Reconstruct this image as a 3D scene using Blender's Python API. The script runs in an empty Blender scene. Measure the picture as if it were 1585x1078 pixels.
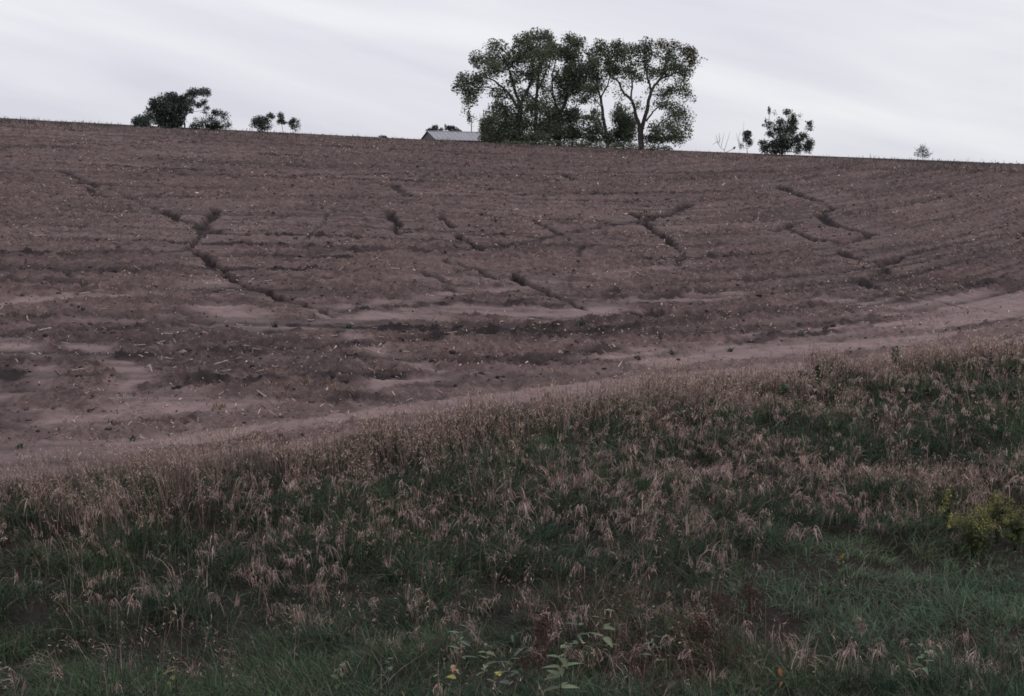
import bpy, math
import numpy as np
from mathutils import Vector

rng = np.random.default_rng(7)
scene = bpy.context.scene
COL = scene.collection

# ------------------------------------------------------------------ camera
CZ = 5.0                                  # eye height in metres
FPX = 2201.4                              # focal length in photograph pixels
PITCH = math.atan((539 - 330) / FPX)      # looking slightly down
cam_data = bpy.data.cameras.new('camera')
cam_data.sensor_width = 36.0
cam_data.lens = 50.0
cam_data.clip_start = 0.1
cam_data.clip_end = 6000.0
cam = bpy.data.objects.new('camera', cam_data)
COL.objects.link(cam)
cam.location = (0, 0, CZ)
cam.rotation_euler = (math.pi / 2 - PITCH, 0, 0)
scene.camera = cam

# ------------------------------------------------------------------ world: overcast sky
SKY_TILT, SKY_OFF = -13, (0.0, 0.0, 0.0)
SUN_EL, SUN_AZ = math.radians(35), math.radians(115)
world = bpy.data.worlds.new('World')
scene.world = world
world.use_nodes = True
wt = world.node_tree
wt.nodes.clear()
W = wt.nodes.new
L = wt.links.new
out = W('ShaderNodeOutputWorld')
bg = W('ShaderNodeBackground')
sky = W('ShaderNodeTexSky')
sky.sky_type = 'NISHITA'
sky.sun_disc = False
sky.sun_elevation = SUN_EL
sky.sun_rotation = SUN_AZ
sky.dust_density = 3.0
skys = W('ShaderNodeVectorMath'); skys.operation = 'SCALE'; skys.inputs['Scale'].default_value = 0.10
L(sky.outputs[0], skys.inputs[0])
tc = W('ShaderNodeTexCoord')
rot_ = W('ShaderNodeMapping'); rot_.inputs['Rotation'].default_value = (0, math.radians(SKY_TILT), 0)
L(tc.outputs['Generated'], rot_.inputs[0])
mp = W('ShaderNodeMapping')
mp.inputs['Scale'].default_value = (1.0, 1.0, 6.5)
mp.inputs['Location'].default_value = SKY_OFF
L(rot_.outputs[0], mp.inputs[0])
n1 = W('ShaderNodeTexNoise'); n1.inputs['Scale'].default_value = 2.3; n1.inputs['Detail'].default_value = 5; n1.inputs['Roughness'].default_value = 0.42
n1.inputs['Distortion'].default_value = 0.6
L(mp.outputs[0], n1.inputs['Vector'])
cr = W('ShaderNodeValToRGB')
cr.color_ramp.elements[0].position = 0.38; cr.color_ramp.elements[0].color = (0.735, 0.728, 0.815, 1)
cr.color_ramp.elements[1].position = 0.66; cr.color_ramp.elements[1].color = (0.92, 0.925, 0.965, 1)
e = cr.color_ramp.elements.new(0.50); e.color = (0.815, 0.815, 0.88, 1)
n2 = W('ShaderNodeTexNoise'); n2.inputs['Scale'].default_value = 6.0; n2.inputs['Detail'].default_value = 6; n2.inputs['Roughness'].default_value = 0.6
n2.inputs['Distortion'].default_value = 0.8
mp2 = W('ShaderNodeMapping'); mp2.inputs['Scale'].default_value = (1.0, 1.0, 9.0)
L(rot_.outputs[0], mp2.inputs[0]); L(mp2.outputs[0], n2.inputs['Vector'])
mixn = W('ShaderNodeMath'); mixn.operation = 'MULTIPLY_ADD'; mixn.inputs[1].default_value = 0.16
off_ = W('ShaderNodeMath'); off_.operation = 'MULTIPLY_ADD'; off_.inputs[1].default_value = 1.0; off_.inputs[2].default_value = -0.08
L(n1.outputs['Fac'], off_.inputs[0]); L(n2.outputs['Fac'], mixn.inputs[0]); L(off_.outputs[0], mixn.inputs[2])
L(mixn.outputs[0], cr.inputs[0])
mx = W('ShaderNodeMix'); mx.data_type = 'RGBA'; mx.inputs['Factor'].default_value = 0.9
L(skys.outputs[0], mx.inputs['A']); L(cr.outputs[0], mx.inputs['B'])
L(mx.outputs['Result'], bg.inputs['Color'])
bg.inputs['Strength'].default_value = 1.0
L(bg.outputs[0], out.inputs[0])

sun_data = bpy.data.lights.new('sun', 'SUN')
sun_data.energy = 0.5
sun_data.angle = math.radians(40)
sun_data.color = (1.0, 0.95, 0.92)
sun = bpy.data.objects.new('sun', sun_data)
COL.objects.link(sun)
sd = Vector((math.sin(SUN_AZ) * math.cos(SUN_EL), math.cos(SUN_AZ) * math.cos(SUN_EL), math.sin(SUN_EL)))
sun.rotation_euler = (-sd).to_track_quat('-Z', 'Y').to_euler()
sun.location = (0, 0, 60)

vs = scene.view_settings
vs.view_transform = 'Standard'
vs.look = 'None'
vs.exposure = 0.0
vs.gamma = 1.0
scene.cycles.filter_width = 1.7
scene.cycles.max_bounces = 5
scene.cycles.diffuse_bounces = 3
scene.cycles.transparent_max_bounces = 4

# ------------------------------------------------------------------ helpers
def tag(o, label=None, cat=None, group=None, kind=None):
    if label: o['label'] = label
    if cat: o['category'] = cat
    if group: o['group'] = group
    if kind: o['kind'] = kind
    return o

def link(name, me, parent=None, loc=None, rot=None):
    o = bpy.data.objects.new(name, me)
    COL.objects.link(o)
    if parent is not None: o.parent = parent
    if loc is not None: o.location = loc
    if rot is not None: o.rotation_euler = rot
    return o

def empty(name, loc):
    o = link(name, None, loc=loc)
    o.empty_display_size = 0.2
    return o

def mesh_from(name, verts, faces_flat, sizes, mat, col=None, smooth=False):
    """faces_flat: flat loop indices; sizes: corners per face"""
    me = bpy.data.meshes.new(name)
    verts = np.ascontiguousarray(verts, np.float32)
    faces_flat = np.ascontiguousarray(faces_flat, np.int32).ravel()
    sizes = np.ascontiguousarray(sizes, np.int32)
    me.vertices.add(len(verts)); me.vertices.foreach_set('co', verts.ravel())
    me.loops.add(len(faces_flat)); me.loops.foreach_set('vertex_index', faces_flat)
    starts = np.concatenate([[0], np.cumsum(sizes)[:-1]]).astype(np.int32)
    me.polygons.add(len(sizes)); me.polygons.foreach_set('loop_start', starts)
    me.polygons.foreach_set('loop_total', sizes)
    if smooth: me.polygons.foreach_set('use_smooth', np.ones(len(sizes), bool))
    me.update(calc_edges=True)
    if col is not None:
        a = me.attributes.new('col', 'FLOAT_COLOR', 'POINT')
        c = np.ones((len(verts), 4), np.float32); c[:, :col.shape[1]] = col
        a.data.foreach_set('color', c.ravel())
    if mat: me.materials.append(mat)
    return me

def u32(a): return a.astype(np.int64).astype(np.uint32)
def hash2(ix, iy, seed):
    with np.errstate(over='ignore'):
        h = u32(ix) * np.uint32(374761393) + u32(iy) * np.uint32(668265263) + np.uint32((seed * 2246822519) & 0xffffffff)
        h = (h ^ (h >> np.uint32(13))) * np.uint32(1274126177)
        h = h ^ (h >> np.uint32(16))
        h = h * np.uint32(2654435761)
        h = h ^ (h >> np.uint32(15))
    return h.astype(np.float64) / 4294967296.0
def vn(x, y, seed=0):
    x = np.asarray(x, float); y = np.asarray(y, float)
    ix = np.floor(x); iy = np.floor(y)
    fx = x - ix; fy = y - iy
    fx = fx * fx * (3 - 2 * fx); fy = fy * fy * (3 - 2 * fy)
    a = hash2(ix, iy, seed); b = hash2(ix + 1, iy, seed); c = hash2(ix, iy + 1, seed); d = hash2(ix + 1, iy + 1, seed)
    return (a + (b - a) * fx) * (1 - fy) + (c + (d - c) * fx) * fy
def fbm(x, y, seed=0, oct=4, gain=0.5):
    s = 0; a = 1; t = 0
    for k in range(oct):
        s = s + a * vn(x * 2 ** k + 17.3 * k, y * 2 ** k - 9.1 * k, seed + k); t += a; a *= gain
    return s / t
def sstep(a, b, x):
    t = np.clip((x - a) / (b - a), 0, 1)
    return t * t * (3 - 2 * t)

# ------------------------------------------------------------------ terrain shape
YC = 170.0
_EX = np.array([-60., -9.0, -6.2, -4.1, -1.34, 1.75, 5.3, 9.1, 13.0, 17.0, 70.])     # the line where field meets grass bank
_EY = np.array([4., 24.8, 26.6, 29.0, 31.2, 34.2, 37.3, 40.6, 44.0, 47.4, 92.])
def y_edge_s(x):
    x = np.asarray(x, float)
    return (np.interp(x - 1.5, _EX, _EY) + np.interp(x, _EX, _EY) + np.interp(x + 1.5, _EX, _EY)) / 3
def y_edge(x):
    return y_edge_s(x) + 1.6 * (fbm(np.asarray(x, float) * 0.15, 0 * np.asarray(x, float) + 3.3, 91, 3) - 0.5)
def base_h(x, y):
    x = np.asarray(x, float); y = np.asarray(y, float)
    ye = y_edge_s(x)
    ye = 12 + np.log1p(np.exp(np.clip((ye - 12) / 4, -30, 30))) * 4
    ye = np.minimum(ye, 110)
    ze = 0.3 + 0.3 * np.tanh(x / 20)
    # near side: road bank, ditch, field bank
    yd = np.minimum(19.5 + 0.15 * np.clip(x, -40, 40), ye - 4)
    zd = -0.35
    road = zd + 3.65 * sstep(0, 1, (np.minimum(yd, 17.0) - y) / 15.0)
    bank = zd + (ze - zd) * sstep(0, 1, (y - yd) / np.maximum(ye - yd, 1))
    near = np.where(y < yd, road, bank)
    # field
    u = np.clip(x / YC, -0.8, 0.8)
    zc = CZ + YC * (0.0471 - 0.0446 * u + 0.012 * u * u)
    t = (y - ye) / (YC - ye)
    tt = np.clip(t, 0, 1.4)
    p = 0.78 * tt + 0.22 * tt * tt
    zf = ze + (zc - ze) * p
    und = 0.5 * (fbm(x / 26 + 4, y / 30, 5, 2) - 0.5) * sstep(0.03, 0.2, t) * sstep(1.1, 0.8, t)
    zf = zf + und
    zp = zc + 0.75 + 0.024 * (y - YC) - 0.000012 * np.maximum(y - YC, 0) ** 2
    k = 1.8
    h = np.clip(0.5 + 0.5 * (zp - zf) / k, 0, 1)
    zfield = zp * (1 - h) + zf * h - k * h * (1 - h)
    zfield = np.maximum(zfield, -40)
    return np.where(y < ye, near, zfield)

cp, sp_ = math.cos(PITCH), math.sin(PITCH)
def ray(px, py):
    a = (np.asarray(px, float) - 792.5) / FPX
    b = (539 - np.asarray(py, float)) / FPX
    return np.stack([a, cp + b * sp_, -sp_ + b * cp], -1)
def at(px, py, Y):
    """point on the vertical plane y=Y seen at that pixel of the photograph"""
    d = ray(px, py)
    k = np.asarray(Y) / d[..., 1]
    return d * k[..., None] + np.array([0, 0, CZ])
TS = np.geomspace(9, 260, 900)
def hit(px, py):
    """where the line of sight through the pixel meets the ground"""
    px = np.atleast_1d(np.asarray(px, float)); py = np.atleast_1d(np.asarray(py, float))
    d = ray(px, py)
    P = d[:, None, :] / d[:, None, 1:2] * TS[None, :, None]
    z = P[..., 2] + CZ - base_h(P[..., 0], P[..., 1])
    below = z < 0
    k = np.where(below.any(1), below.argmax(1), len(TS) - 1)
    k0 = np.maximum(k - 1, 0)
    r = np.arange(len(px))
    z0, z1 = z[r, k0], z[r, k]
    f = np.where(z0 - z1 > 1e-9, z0 / np.maximum(z0 - z1, 1e-9), 0).clip(0, 1)
    Y = TS[k0] + (TS[k] - TS[k0]) * f
    k_ = Y / d[:, 1]
    return np.stack([d[:, 0] * k_, Y], -1)

# ------------------------------------------------------------------ erosion features (rills, washed silt, furrows)
def F(pts, w, s, kind): return (hit([p[0] for p in pts], [p[1] for p in pts]), w, s, kind)
RILLS = [
    F([(85,262),(108,270),(128,279)], .5, .7, 'r'), F([(128,283),(150,286),(165,286)], 1.1, .9, 'r'), F([(140,290),(150,305)], .5, .7, 'r'),
    F([(248,326),(262,330),(280,342),(300,346)], .55, 1, 'r'), F([(330,322),(333,332),(318,344),(305,352),(330,360)], .6, 1, 'r'),
    F([(320,350),(302,372),(290,386)], .45, .8, 'r'),
    F([(300,388),(322,402),(330,414),(350,420)], .5, 1, 'r'), F([(345,424),(372,435),(395,444),(412,450),(440,462),(470,470)], .4, 1, 'r'),
    F([(470,470),(500,480),(520,490)], .3, .7, 'r'),
    F([(592,328),(602,327),(606,336)], .4, 1, 'r'), F([(606,336),(616,345),(610,356),(618,362)], .45, 1, 'r'),
    F([(682,335),(692,345),(700,352)], .4, 1, 'r'), F([(705,362),(722,374),(740,384)], .5, .9, 'r'),
    F([(690,403),(712,410),(735,418),(752,427)], .35, .9, 'r'), F([(645,420),(668,428),(692,437)], .35, .9, 'r'),
    F([(795,425),(815,440),(808,436),(840,450)], .4, 1, 'r'), F([(838,448),(858,456),(880,467)], .4, .9, 'r'),
    F([(690,446),(705,450)], .4, .6, 'r'),
    F([(822,340),(850,352),(866,363)], .45, .9, 'r'),
    F([(975,330),(992,338),(1000,350),(1022,362),(1040,378)], .5, 1, 'r'), F([(985,345),(1000,347)], .8, 1, 'r'),
    F([(1065,316),(1045,326),(1020,334),(1000,338)], 0.85, 1, 'r'), F([(985,328),(1010,335)], .3, .8, 'r'),
    F([(1206,288),(1222,296),(1245,304),(1265,310)], 0.77, 1, 'r'), F([(1265,314),(1280,318),(1290,322)], .4, .9, 'r'),
    F([(1268,332),(1278,340),(1290,348),(1320,356),(1330,358)], 0.77, 1, 'r'),
    F([(1196,356),(1215,353),(1235,345)], 0.59, .9, 'r'), F([(1215,353),(1240,362),(1262,372),(1280,370)], 0.68, 1, 'r'),
    F([(1275,368),(1300,376),(1322,374),(1350,362)], 0.68, 1, 'r'), F([(1300,380),(1322,386),(1335,386)], .35, .8, 'r'),
    F([(1302,388),(1312,396),(1335,403),(1360,408),(1376,408),(1390,398)], 0.59, 1, 'r'),
    F([(1352,428),(1376,420)], .5, .7, 'r'), F([(1333,434),(1345,442)], .8, .8, 'r'),
    F([(1345,446),(1380,452),(1420,461),(1460,470),(1490,476)], .16, .8, 'r'), F([(1500,474),(1545,484)], .14, .7, 'r'),
    F([(880,467),(905,480)], .25, .6, 'r'), F([(1040,378),(1060,395),(1050,410)], .3, .55, 'r'),
    F([(1290,322),(1270,332)], .35, .7, 'r'), F([(1330,358),(1345,364)], .35, .8, 'r'), F([(1390,398),(1350,428),(1335,436)], .3, .6, 'r'), F([(866,363),(900,380),(890,400)], .28, .45, 'r'),
    F([(165,290),(210,310),(248,326)], .35, .5, 'r'), 
    F([(752,427),(790,440)], .25, .6, 'r'), F([(520,320),(500,345),(470,372),(480,395)], .3, .35, 'r'), F([(100,420),(130,440),(120,458)], .25, .4, 'r'),
    F([(868,268),(880,274),(888,278)], .6, 1, 'r'), F([(612,288),(622,296),(632,303)], .7, .7, 'r'), F([(725,284),(745,290),(755,294)], .6, .5, 'r'),
]
FURROWS = [
    F([(0,391),(100,391),(200,391),(290,389)], .5, .8, 'f'), F([(0,416),(120,420),(220,418)], .6, .55, 'f'), F([(0,340),(80,338),(160,336)], .6, .5, 'f'),
    F([(130,304),(170,306),(215,306)], .6, .8, 'f'), F([(0,303),(40,306)], .7, .6, 'f'),
    F([(420,272),(560,272),(700,271),(860,270),(1000,268),(1200,266)], .7, .8, 'f'),
    F([(250,306),(420,306),(560,308),(700,304),(900,301),(1130,298)], .6, .6, 'f'),
    F([(350,340),(430,338)], .5, .7, 'f'), F([(700,336),(760,334),(800,333)], .5, .6, 'f'),
    F([(500,391),(580,389),(680,388),(760,384)], .6, .9, 'f'), F([(760,384),(830,374),(866,363),(940,350),(1000,340)], .4, .9, 'f'),
    F([(420,400),(470,404)], .4, .7, 'f'), F([(740,226),(850,228),(1000,233),(1090,236)], 1.0, .8, 'f'),
    F([(1230,262),(1400,263),(1585,266)], 1.0, .6, 'f'), F([(1480,362),(1530,366),(1585,364)], .45, .7, 'f'),
    F([(200,552),(300,548),(420,541),(500,536),(560,531)], .55, 1, 'c'), F([(560,529),(650,524),(740,516),(850,503),(940,494),(1020,484)], .4, 1, 'c'),
    F([(240,600),(330,588),(430,584),(520,580),(600,578)], .45, .7, 'c'), F([(590,582),(640,574)], .25, 1, 'c'),
    F([(690,560),(760,556),(850,550),(930,540)], .45, .9, 'c'), F([(830,520),(960,505),(1080,490),(1200,478)], .9, .8, 'c'),
    F([(1130,528),(1200,519),(1290,510)], .35, .9, 'c'), F([(1240,505),(1310,496),(1370,496)], .3, .9, 'c'),
    F([(190,655),(228,653)], .2, .7, 'c'), F([(250,655),(300,648)], .2, .6, 'c'), F([(0,520),(60,512),(180,510),(260,500)], .4, .7, 'c'),
    F([(0,492),(140,488),(300,484)], .5, .6, 'c'), F([(1340,438),(1450,436),(1585,440)], 1.6, .7, 'c'), F([(440,505),(560,500),(600,498)], .25, .4, 'c'),
    F([(0,560),(20,580),(25,600)], .5, .8, 'c'), F([(530,481),(620,474),(680,468)], .3, .8, 'c'), F([(390,518),(470,514)], .3, .6, 'c'),
    F([(960,446),(1020,444),(1080,438)], .5, .6, 'c'),
]
SILT = [
    F([(130,530),(160,550),(190,568),(210,582),(222,604)], .46, 1, 's'), F([(222,604),(280,618),(340,625)], .8, .9, 's'),
    F([(0,526),(30,540),(60,552)], .7, 1, 's'), F([(0,612),(20,598),(45,575)], .7, 1, 's'),
    F([(0,467),(90,462),(170,458),(260,452),(340,440)], .6, .85, 's'), F([(60,503),(200,496),(300,486),(400,484)], .5, .7, 's'),
    F([(300,440),(330,434)], .6, .6, 's'),
    F([(340,480),(372,495),(380,505),(420,512),(470,508),(540,500),(600,490)], 1.0, 1, 's'), F([(260,515),(380,506)], .3, .6, 's'),
    F([(500,484),(540,500),(560,525),(600,552),(640,565),(680,578)], .4, .9, 's'), F([(400,545),(470,538),(540,530)], .4, .5, 's'),
    F([(540,474),(640,464),(720,452),(810,444)], .5, .8, 's'), F([(600,492),(700,480),(760,478)], 1.1, .7, 's'),
    F([(700,474),(800,486),(880,486),(940,476)], 1.2, .9, 's'), F([(860,480),(960,468),(1060,466),(1150,456)], .6, .7, 's'),
    F([(820,432),(920,426),(1010,416),(1090,408)], .5, .5, 's'), F([(900,440),(960,430)], .5, .4, 's'),
    F([(1140,522),(1230,506),(1280,498),(1330,490)], .25, .9, 's'), F([(1330,470),(1420,476),(1500,468),(1585,460)], 1.6, 1, 's'),
    F([(380,560),(500,548)], .3, .4, 's'),
]
_bx = hit([-150,0,100,200,300,400,520,640,700,760,860,1000,1100,1200,1330,1450,1585,1700],
          [730,682,652,622,612,612,612,594,584,573,563,546,530,516,500,478,462,448])
_o = np.argsort(_bx[:, 0])
def silt_top(x): return np.interp(x, _bx[_o, 0], _bx[_o, 1])

def seg_mask(x, y, feats, wig=0.35, ws=1.0, ax=1.0, ay=1.0):
    """soft stroke masks around polylines in ground coordinates"""
    m = np.zeros_like(x)
    wx = x + wig * (fbm(x * 0.8, y * 0.5, 41, 4, .6) - 0.5) * 2
    wy = y + wig * 3 * (fbm(x * 0.9 + 9, y * 0.4, 43, 4, .6) - 0.5) * 2
    nw = 0.55 + 0.9 * fbm(x * 1.1, y * 0.6, 47, 2)
    for P, w, s, kind in feats:
        w = w * ws * (0.7 + P[:, 1].mean() / 140 if ws != 1 else 1)
        lo = P.min(0) - w * 4 - 1.5; hi = P.max(0) + w * 4 + 1.5
        I = np.nonzero((x > lo[0]) & (x < hi[0]) & (y > lo[1]) & (y < hi[1]))[0]
        if not len(I): continue
        X, Yv = wx[I], wy[I]
        best = np.full(len(I), 1e9)
        for a, b in zip(P[:-1], P[1:]):
            ab = b - a; l2 = max(ab @ ab, 1e-9)
            t = np.clip(((X - a[0]) * ab[0] + (Yv - a[1]) * ab[1]) / l2, 0, 1)
            best = np.minimum(best, np.hypot((X - a[0] - t * ab[0]) * ax, (Yv - a[1] - t * ab[1]) * ay))
        v = s * np.clip((1.45 - best / (w * nw[I])) * (1.0 if ws == 1 else 1.9), 0, 1)
        m[I] = np.maximum(m[I], v)
    return m

def row_coord(x, y):
    return y - 1.7 * np.log1p(np.exp(np.clip((x - 9 - 0.03 * y) / 5, -30, 30))) * 5

def detail(x, y):
    """height detail and soil zones at ground points"""
    x = np.asarray(x, float); y = np.asarray(y, float)
    ye = y_edge(x)
    s = y - ye
    under = 1 - sstep(-0.6, 0.9, s + 1.2 * (fbm(x * 0.9, y * 0.9, 12, 3) - 0.5))
    far_side = sstep(YC + 4, YC + 12, y)
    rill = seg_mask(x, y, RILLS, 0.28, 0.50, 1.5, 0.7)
    calm = seg_mask(x, y, RILLS, 0.28, 2.0, 1.0, 0.6)
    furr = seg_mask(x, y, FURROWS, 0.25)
    silt = seg_mask(x, y, SILT, 0.3)
    r = row_coord(x, y)
    band = sstep(-1.2, 1.2, silt_top(x) - y + 2.6 * (fbm(x * 0.35, y * 0.5, 21, 4) - 0.5) * 2)
    band = band * (1 - 0.7 * sstep(.53, .64, fbm(s * 0.8, x * 0.16, 23, 4)))
    r = row_coord(x, y)
    streak = fbm(r * 0.55, x * 0.06, 31, 3)                       # drilled rows and washed strips between them
    streak2 = fbm(r * 1.3, x * 0.10 + 5, 37, 2)
    patch = fbm(x * 0.07, y * 0.05, 33, 3)
    low = sstep(75, 38, y)
    wash = np.clip(sstep(0.50, 0.66, 0.6 * streak + 0.4 * patch + 0.04 * low), 0, 1) * (0.25 + 0.35 * low)
    sed = np.clip(np.maximum(np.maximum(silt, band), wash), 0, 1)
    sed = sed * (1 - 0.9 * np.clip(furr * 1.2 * (0.4 + 0.9 * vn(x * 4, y * 4, 51)), 0, 1))
    ph_ = r / 4.6 + 0.5 * (fbm(x * 0.035, r * 0.06, 83, 2) - 0.5) * 2
    dl = np.abs(ph_ - np.floor(ph_) - 0.5) * 4.6
    rowl = np.exp(-(dl / 0.42) ** 2) * sstep(.36, .60, fbm(x * 0.09, np.floor(ph_) * 3.7, 85, 3)) * (1 - band)
    rowl = np.maximum(rowl, 0.7 * np.exp(-(np.abs(dl - 1.5) / 0.3) ** 2) * sstep(.45, .62, fbm(x * 0.12, np.floor(ph_) * 5.1, 87, 3)) * (1 - band))
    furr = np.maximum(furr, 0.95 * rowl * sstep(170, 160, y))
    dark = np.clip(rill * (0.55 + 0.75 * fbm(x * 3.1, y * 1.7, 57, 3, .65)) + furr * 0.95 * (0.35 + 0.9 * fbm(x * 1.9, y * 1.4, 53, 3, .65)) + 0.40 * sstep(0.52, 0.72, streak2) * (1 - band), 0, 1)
    rough = (1 - 0.93 * sed) * (1 - under) * (1 - far_side)
    fade = sstep(95, 45, y)
    rows = np.sin(2 * math.pi * r / 0.80) * 0.022 * fade + np.sin(2 * math.pi * r / 1.52 + 2 * fbm(x * .2, r * .1, 89, 2)) * 0.065 * (0.3 + 1.1 * fbm(x * .15, r * .4, 90, 2))
    lump = (fbm(x * 1.7, y * 1.5, 59, 4, 0.7) - 0.5) * (0.20 + y * .0035) + (fbm(x * 2.6, y * 2.6, 61, 4, 0.65) - 0.5) * (0.20 + y * .002) + np.maximum(fbm(x * 5, y * 5, 67, 3, 0.65) - 0.5, 0) * 0.45
    dz = rough * (rows + lump) * (1 - 0.72 * calm)
    dz = dz - 0.38 * np.clip(rill, 0, 1) ** 1.3 - 0.06 * furr
    dz = dz + sed * (1 - under) * ((fbm(r * 0.9, x * 0.12, 71, 3) - 0.5) * 0.10 + (fbm(x * 2, y * 2, 72, 2) - .5) * 0.014)
    # wheel tracks along the field edge
    tr = np.zeros_like(x)
    for off, wd in ((1.5, .22), (3.2, .22), (4.9, .18)):
        ds = s - off - 0.5 * (fbm(x * 0.1, 0 * x + off, 75, 2) - .5)
        tr = np.maximum(tr, np.exp(-(ds / wd) ** 2) * (0.35 + 0.65 * fbm(x * 0.25, 0 * x + off, 77, 2)))
    tr = tr * band
    dz = dz - 0.03 * tr
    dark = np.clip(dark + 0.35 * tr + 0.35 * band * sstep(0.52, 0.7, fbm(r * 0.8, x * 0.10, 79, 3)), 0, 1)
    dz = dz + under * (fbm(x * 0.8, y * 0.7, 81, 3) - 0.5) * 0.6
    return dz, sed * (1 - under), dark * (1 - under), under, far_side
def full_h(x, y):
    x = np.atleast_1d(np.asarray(x, float)); y = np.atleast_1d(np.asarray(y, float))
    return base_h(x, y) + detail(x, y)[0]

# ------------------------------------------------------------------ materials
def mat_new(name):
    m = bpy.data.materials.new(name); m.use_nodes = True
    nt = m.node_tree
    b = nt.nodes['Principled BSDF']
    b.inputs['Specular IOR Level'].default_value = 0.15
    b.inputs['Roughness'].default_value = 0.9
    return m, nt, b
def mix_rgb(nt, fac, a, b, mode='MIX'):
    n = nt.nodes.new('ShaderNodeMix'); n.data_type = 'RGBA'; n.blend_type = mode
    for key, v in (('Factor', fac), ('A', a), ('B', b)):
        if isinstance(v, (int, float)): n.inputs[key].default_value = v
        elif isinstance(v, tuple): n.inputs[key].default_value = (*v, 1)
        else: nt.links.new(v, n.inputs[key])
    return n.outputs['Result']
def noise(nt, scale, detail_=4, rough=0.5, vec=None):
    n = nt.nodes.new('ShaderNodeTexNoise'); n.inputs['Scale'].default_value = scale
    n.inputs['Detail'].default_value = detail_; n.inputs['Roughness'].default_value = rough
    if vec is not None: nt.links.new(vec, n.inputs['Vector'])
    return n.outputs['Fac']
def ramp(nt, fac, lo, hi, a=0.0, b=1.0):
    n = nt.nodes.new('ShaderNodeMapRange'); n.inputs['From Min'].default_value = lo; n.inputs['From Max'].default_value = hi
    n.inputs['To Min'].default_value = a; n.inputs['To Max'].default_value = b
    nt.links.new(fac, n.inputs['Value'])
    return n.outputs['Result']

def soil_material():
    m, nt, b = mat_new('soil')
    att = nt.nodes.new('ShaderNodeAttribute'); att.attribute_name = 'col'
    sp = nt.nodes.new('ShaderNodeSeparateColor'); nt.links.new(att.outputs['Color'], sp.inputs[0])
    geo = nt.nodes.new('ShaderNodeNewGeometry'); pos = geo.outputs['Position']
    fine = noise(nt, 9.0, 6, 0.65, pos); mid = noise(nt, 1.1, 5, 0.6, pos); big = noise(nt, 0.06, 3, 0.5, pos)
    spk = noise(nt, 3.2, 4, 0.7, pos)
    till = mix_rgb(nt, ramp(nt, fine, .35, .7), (0.0833, 0.0579, 0.0560), (0.2031, 0.1426, 0.1330))
    till = mix_rgb(nt, ramp(nt, mid, .42, .66, 0, .7), till, (0.0715, 0.0513, 0.0508))
    till = mix_rgb(nt, ramp(nt, spk, .52, .68, 0, .8), till, (0.2368, 0.1662, 0.1504))
    till = mix_rgb(nt, ramp(nt, spk, .46, .34, 0, .8), till, (0.0571, 0.0414, 0.0417))
    till = mix_rgb(nt, ramp(nt, big, .35, .65, 0, .35), till, (0.1828, 0.1190, 0.1110))
    silt = mix_rgb(nt, ramp(nt, mid, .35, .65), (0.2906, 0.2082, 0.1984), (0.2142, 0.1539, 0.1503))
    silt = mix_rgb(nt, ramp(nt, spk, .48, .36, 0, .6), silt, (0.1278, 0.0941, 0.0921))
    silt = mix_rgb(nt, ramp(nt, fine, .5, .8, 0, .35), silt, (0.1835, 0.1313, 0.1287))
    c = mix_rgb(nt, sp.outputs[0], till, silt)
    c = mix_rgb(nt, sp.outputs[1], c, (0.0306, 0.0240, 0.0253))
    duff = mix_rgb(nt, ramp(nt, fine, .3, .7), (0.0143, 0.0131, 0.0108), (0.0347, 0.0262, 0.0215))
    c = mix_rgb(nt, sp.outputs[2], c, duff)
    nt.links.new(c, b.inputs['Base Color'])
    b.inputs['Roughness'].default_value = 1.0
    bump = nt.nodes.new('ShaderNodeBump'); bump.inputs['Strength'].default_value = 0.5; bump.inputs['Distance'].default_value = 0.05
    nt.links.new(fine, bump.inputs['Height']); nt.links.new(bump.outputs[0], b.inputs['Normal'])
    return m
def col_material(name, rough=0.8, trans=0.0, var=0.25, spec=0.15):
    """colour comes from each piece's own pigment attribute, with a grain on top"""
    m, nt, b = mat_new(name)
    att = nt.nodes.new('ShaderNodeAttribute'); att.attribute_name = 'col'
    geo = nt.nodes.new('ShaderNodeNewGeometry')
    f = noise(nt, 6.0, 3, 0.5, geo.outputs['Position'])
    v = nt.nodes.new('ShaderNodeVectorMath'); v.operation = 'SCALE'
    nt.links.new(att.outputs['Color'], v.inputs[0]); nt.links.new(ramp(nt, f, .3, .7, 1 - var, 1 + var), v.inputs['Scale'])
    nt.links.new(v.outputs[0], b.inputs['Base Color'])
    b.inputs['Roughness'].default_value = rough
    b.inputs['Specular IOR Level'].default_value = spec
    if trans:
        tr = nt.nodes.new('ShaderNodeBsdfTranslucent'); nt.links.new(v.outputs[0], tr.inputs['Color'])
        ms = nt.nodes.new('ShaderNodeMixShader'); ms.inputs[0].default_value = trans
        nt.links.new(b.outputs[0], ms.inputs[1]); nt.links.new(tr.outputs[0], ms.inputs[2])
        nt.links.new(ms.outputs[0], nt.nodes['Material Output'].inputs[0])
    return m
def flat_material(name, c1, c2, scale=8.0, rough=0.85, spec=0.15, metal=0.0):
    m, nt, b = mat_new(name)
    geo = nt.nodes.new('ShaderNodeNewGeometry')
    f = noise(nt, scale, 5, 0.6, geo.outputs['Position'])
    nt.links.new(mix_rgb(nt, ramp(nt, f, .3, .7), c1, c2), b.inputs['Base Color'])
    b.inputs['Roughness'].default_value = rough; b.inputs['Specular IOR Level'].default_value = spec
    b.inputs['Metallic'].default_value = metal
    return m
M_SOIL = soil_material()
M_BLADE = col_material('grass_blade', 0.7, 0.25, 0.25, 0.2)
M_DRY = col_material('dry_straw', 0.85, 0.15, 0.2, 0.1)
M_LEAF = col_material('tree_leaf', 0.7, 0.30, 0.2, 0.2)
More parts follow.
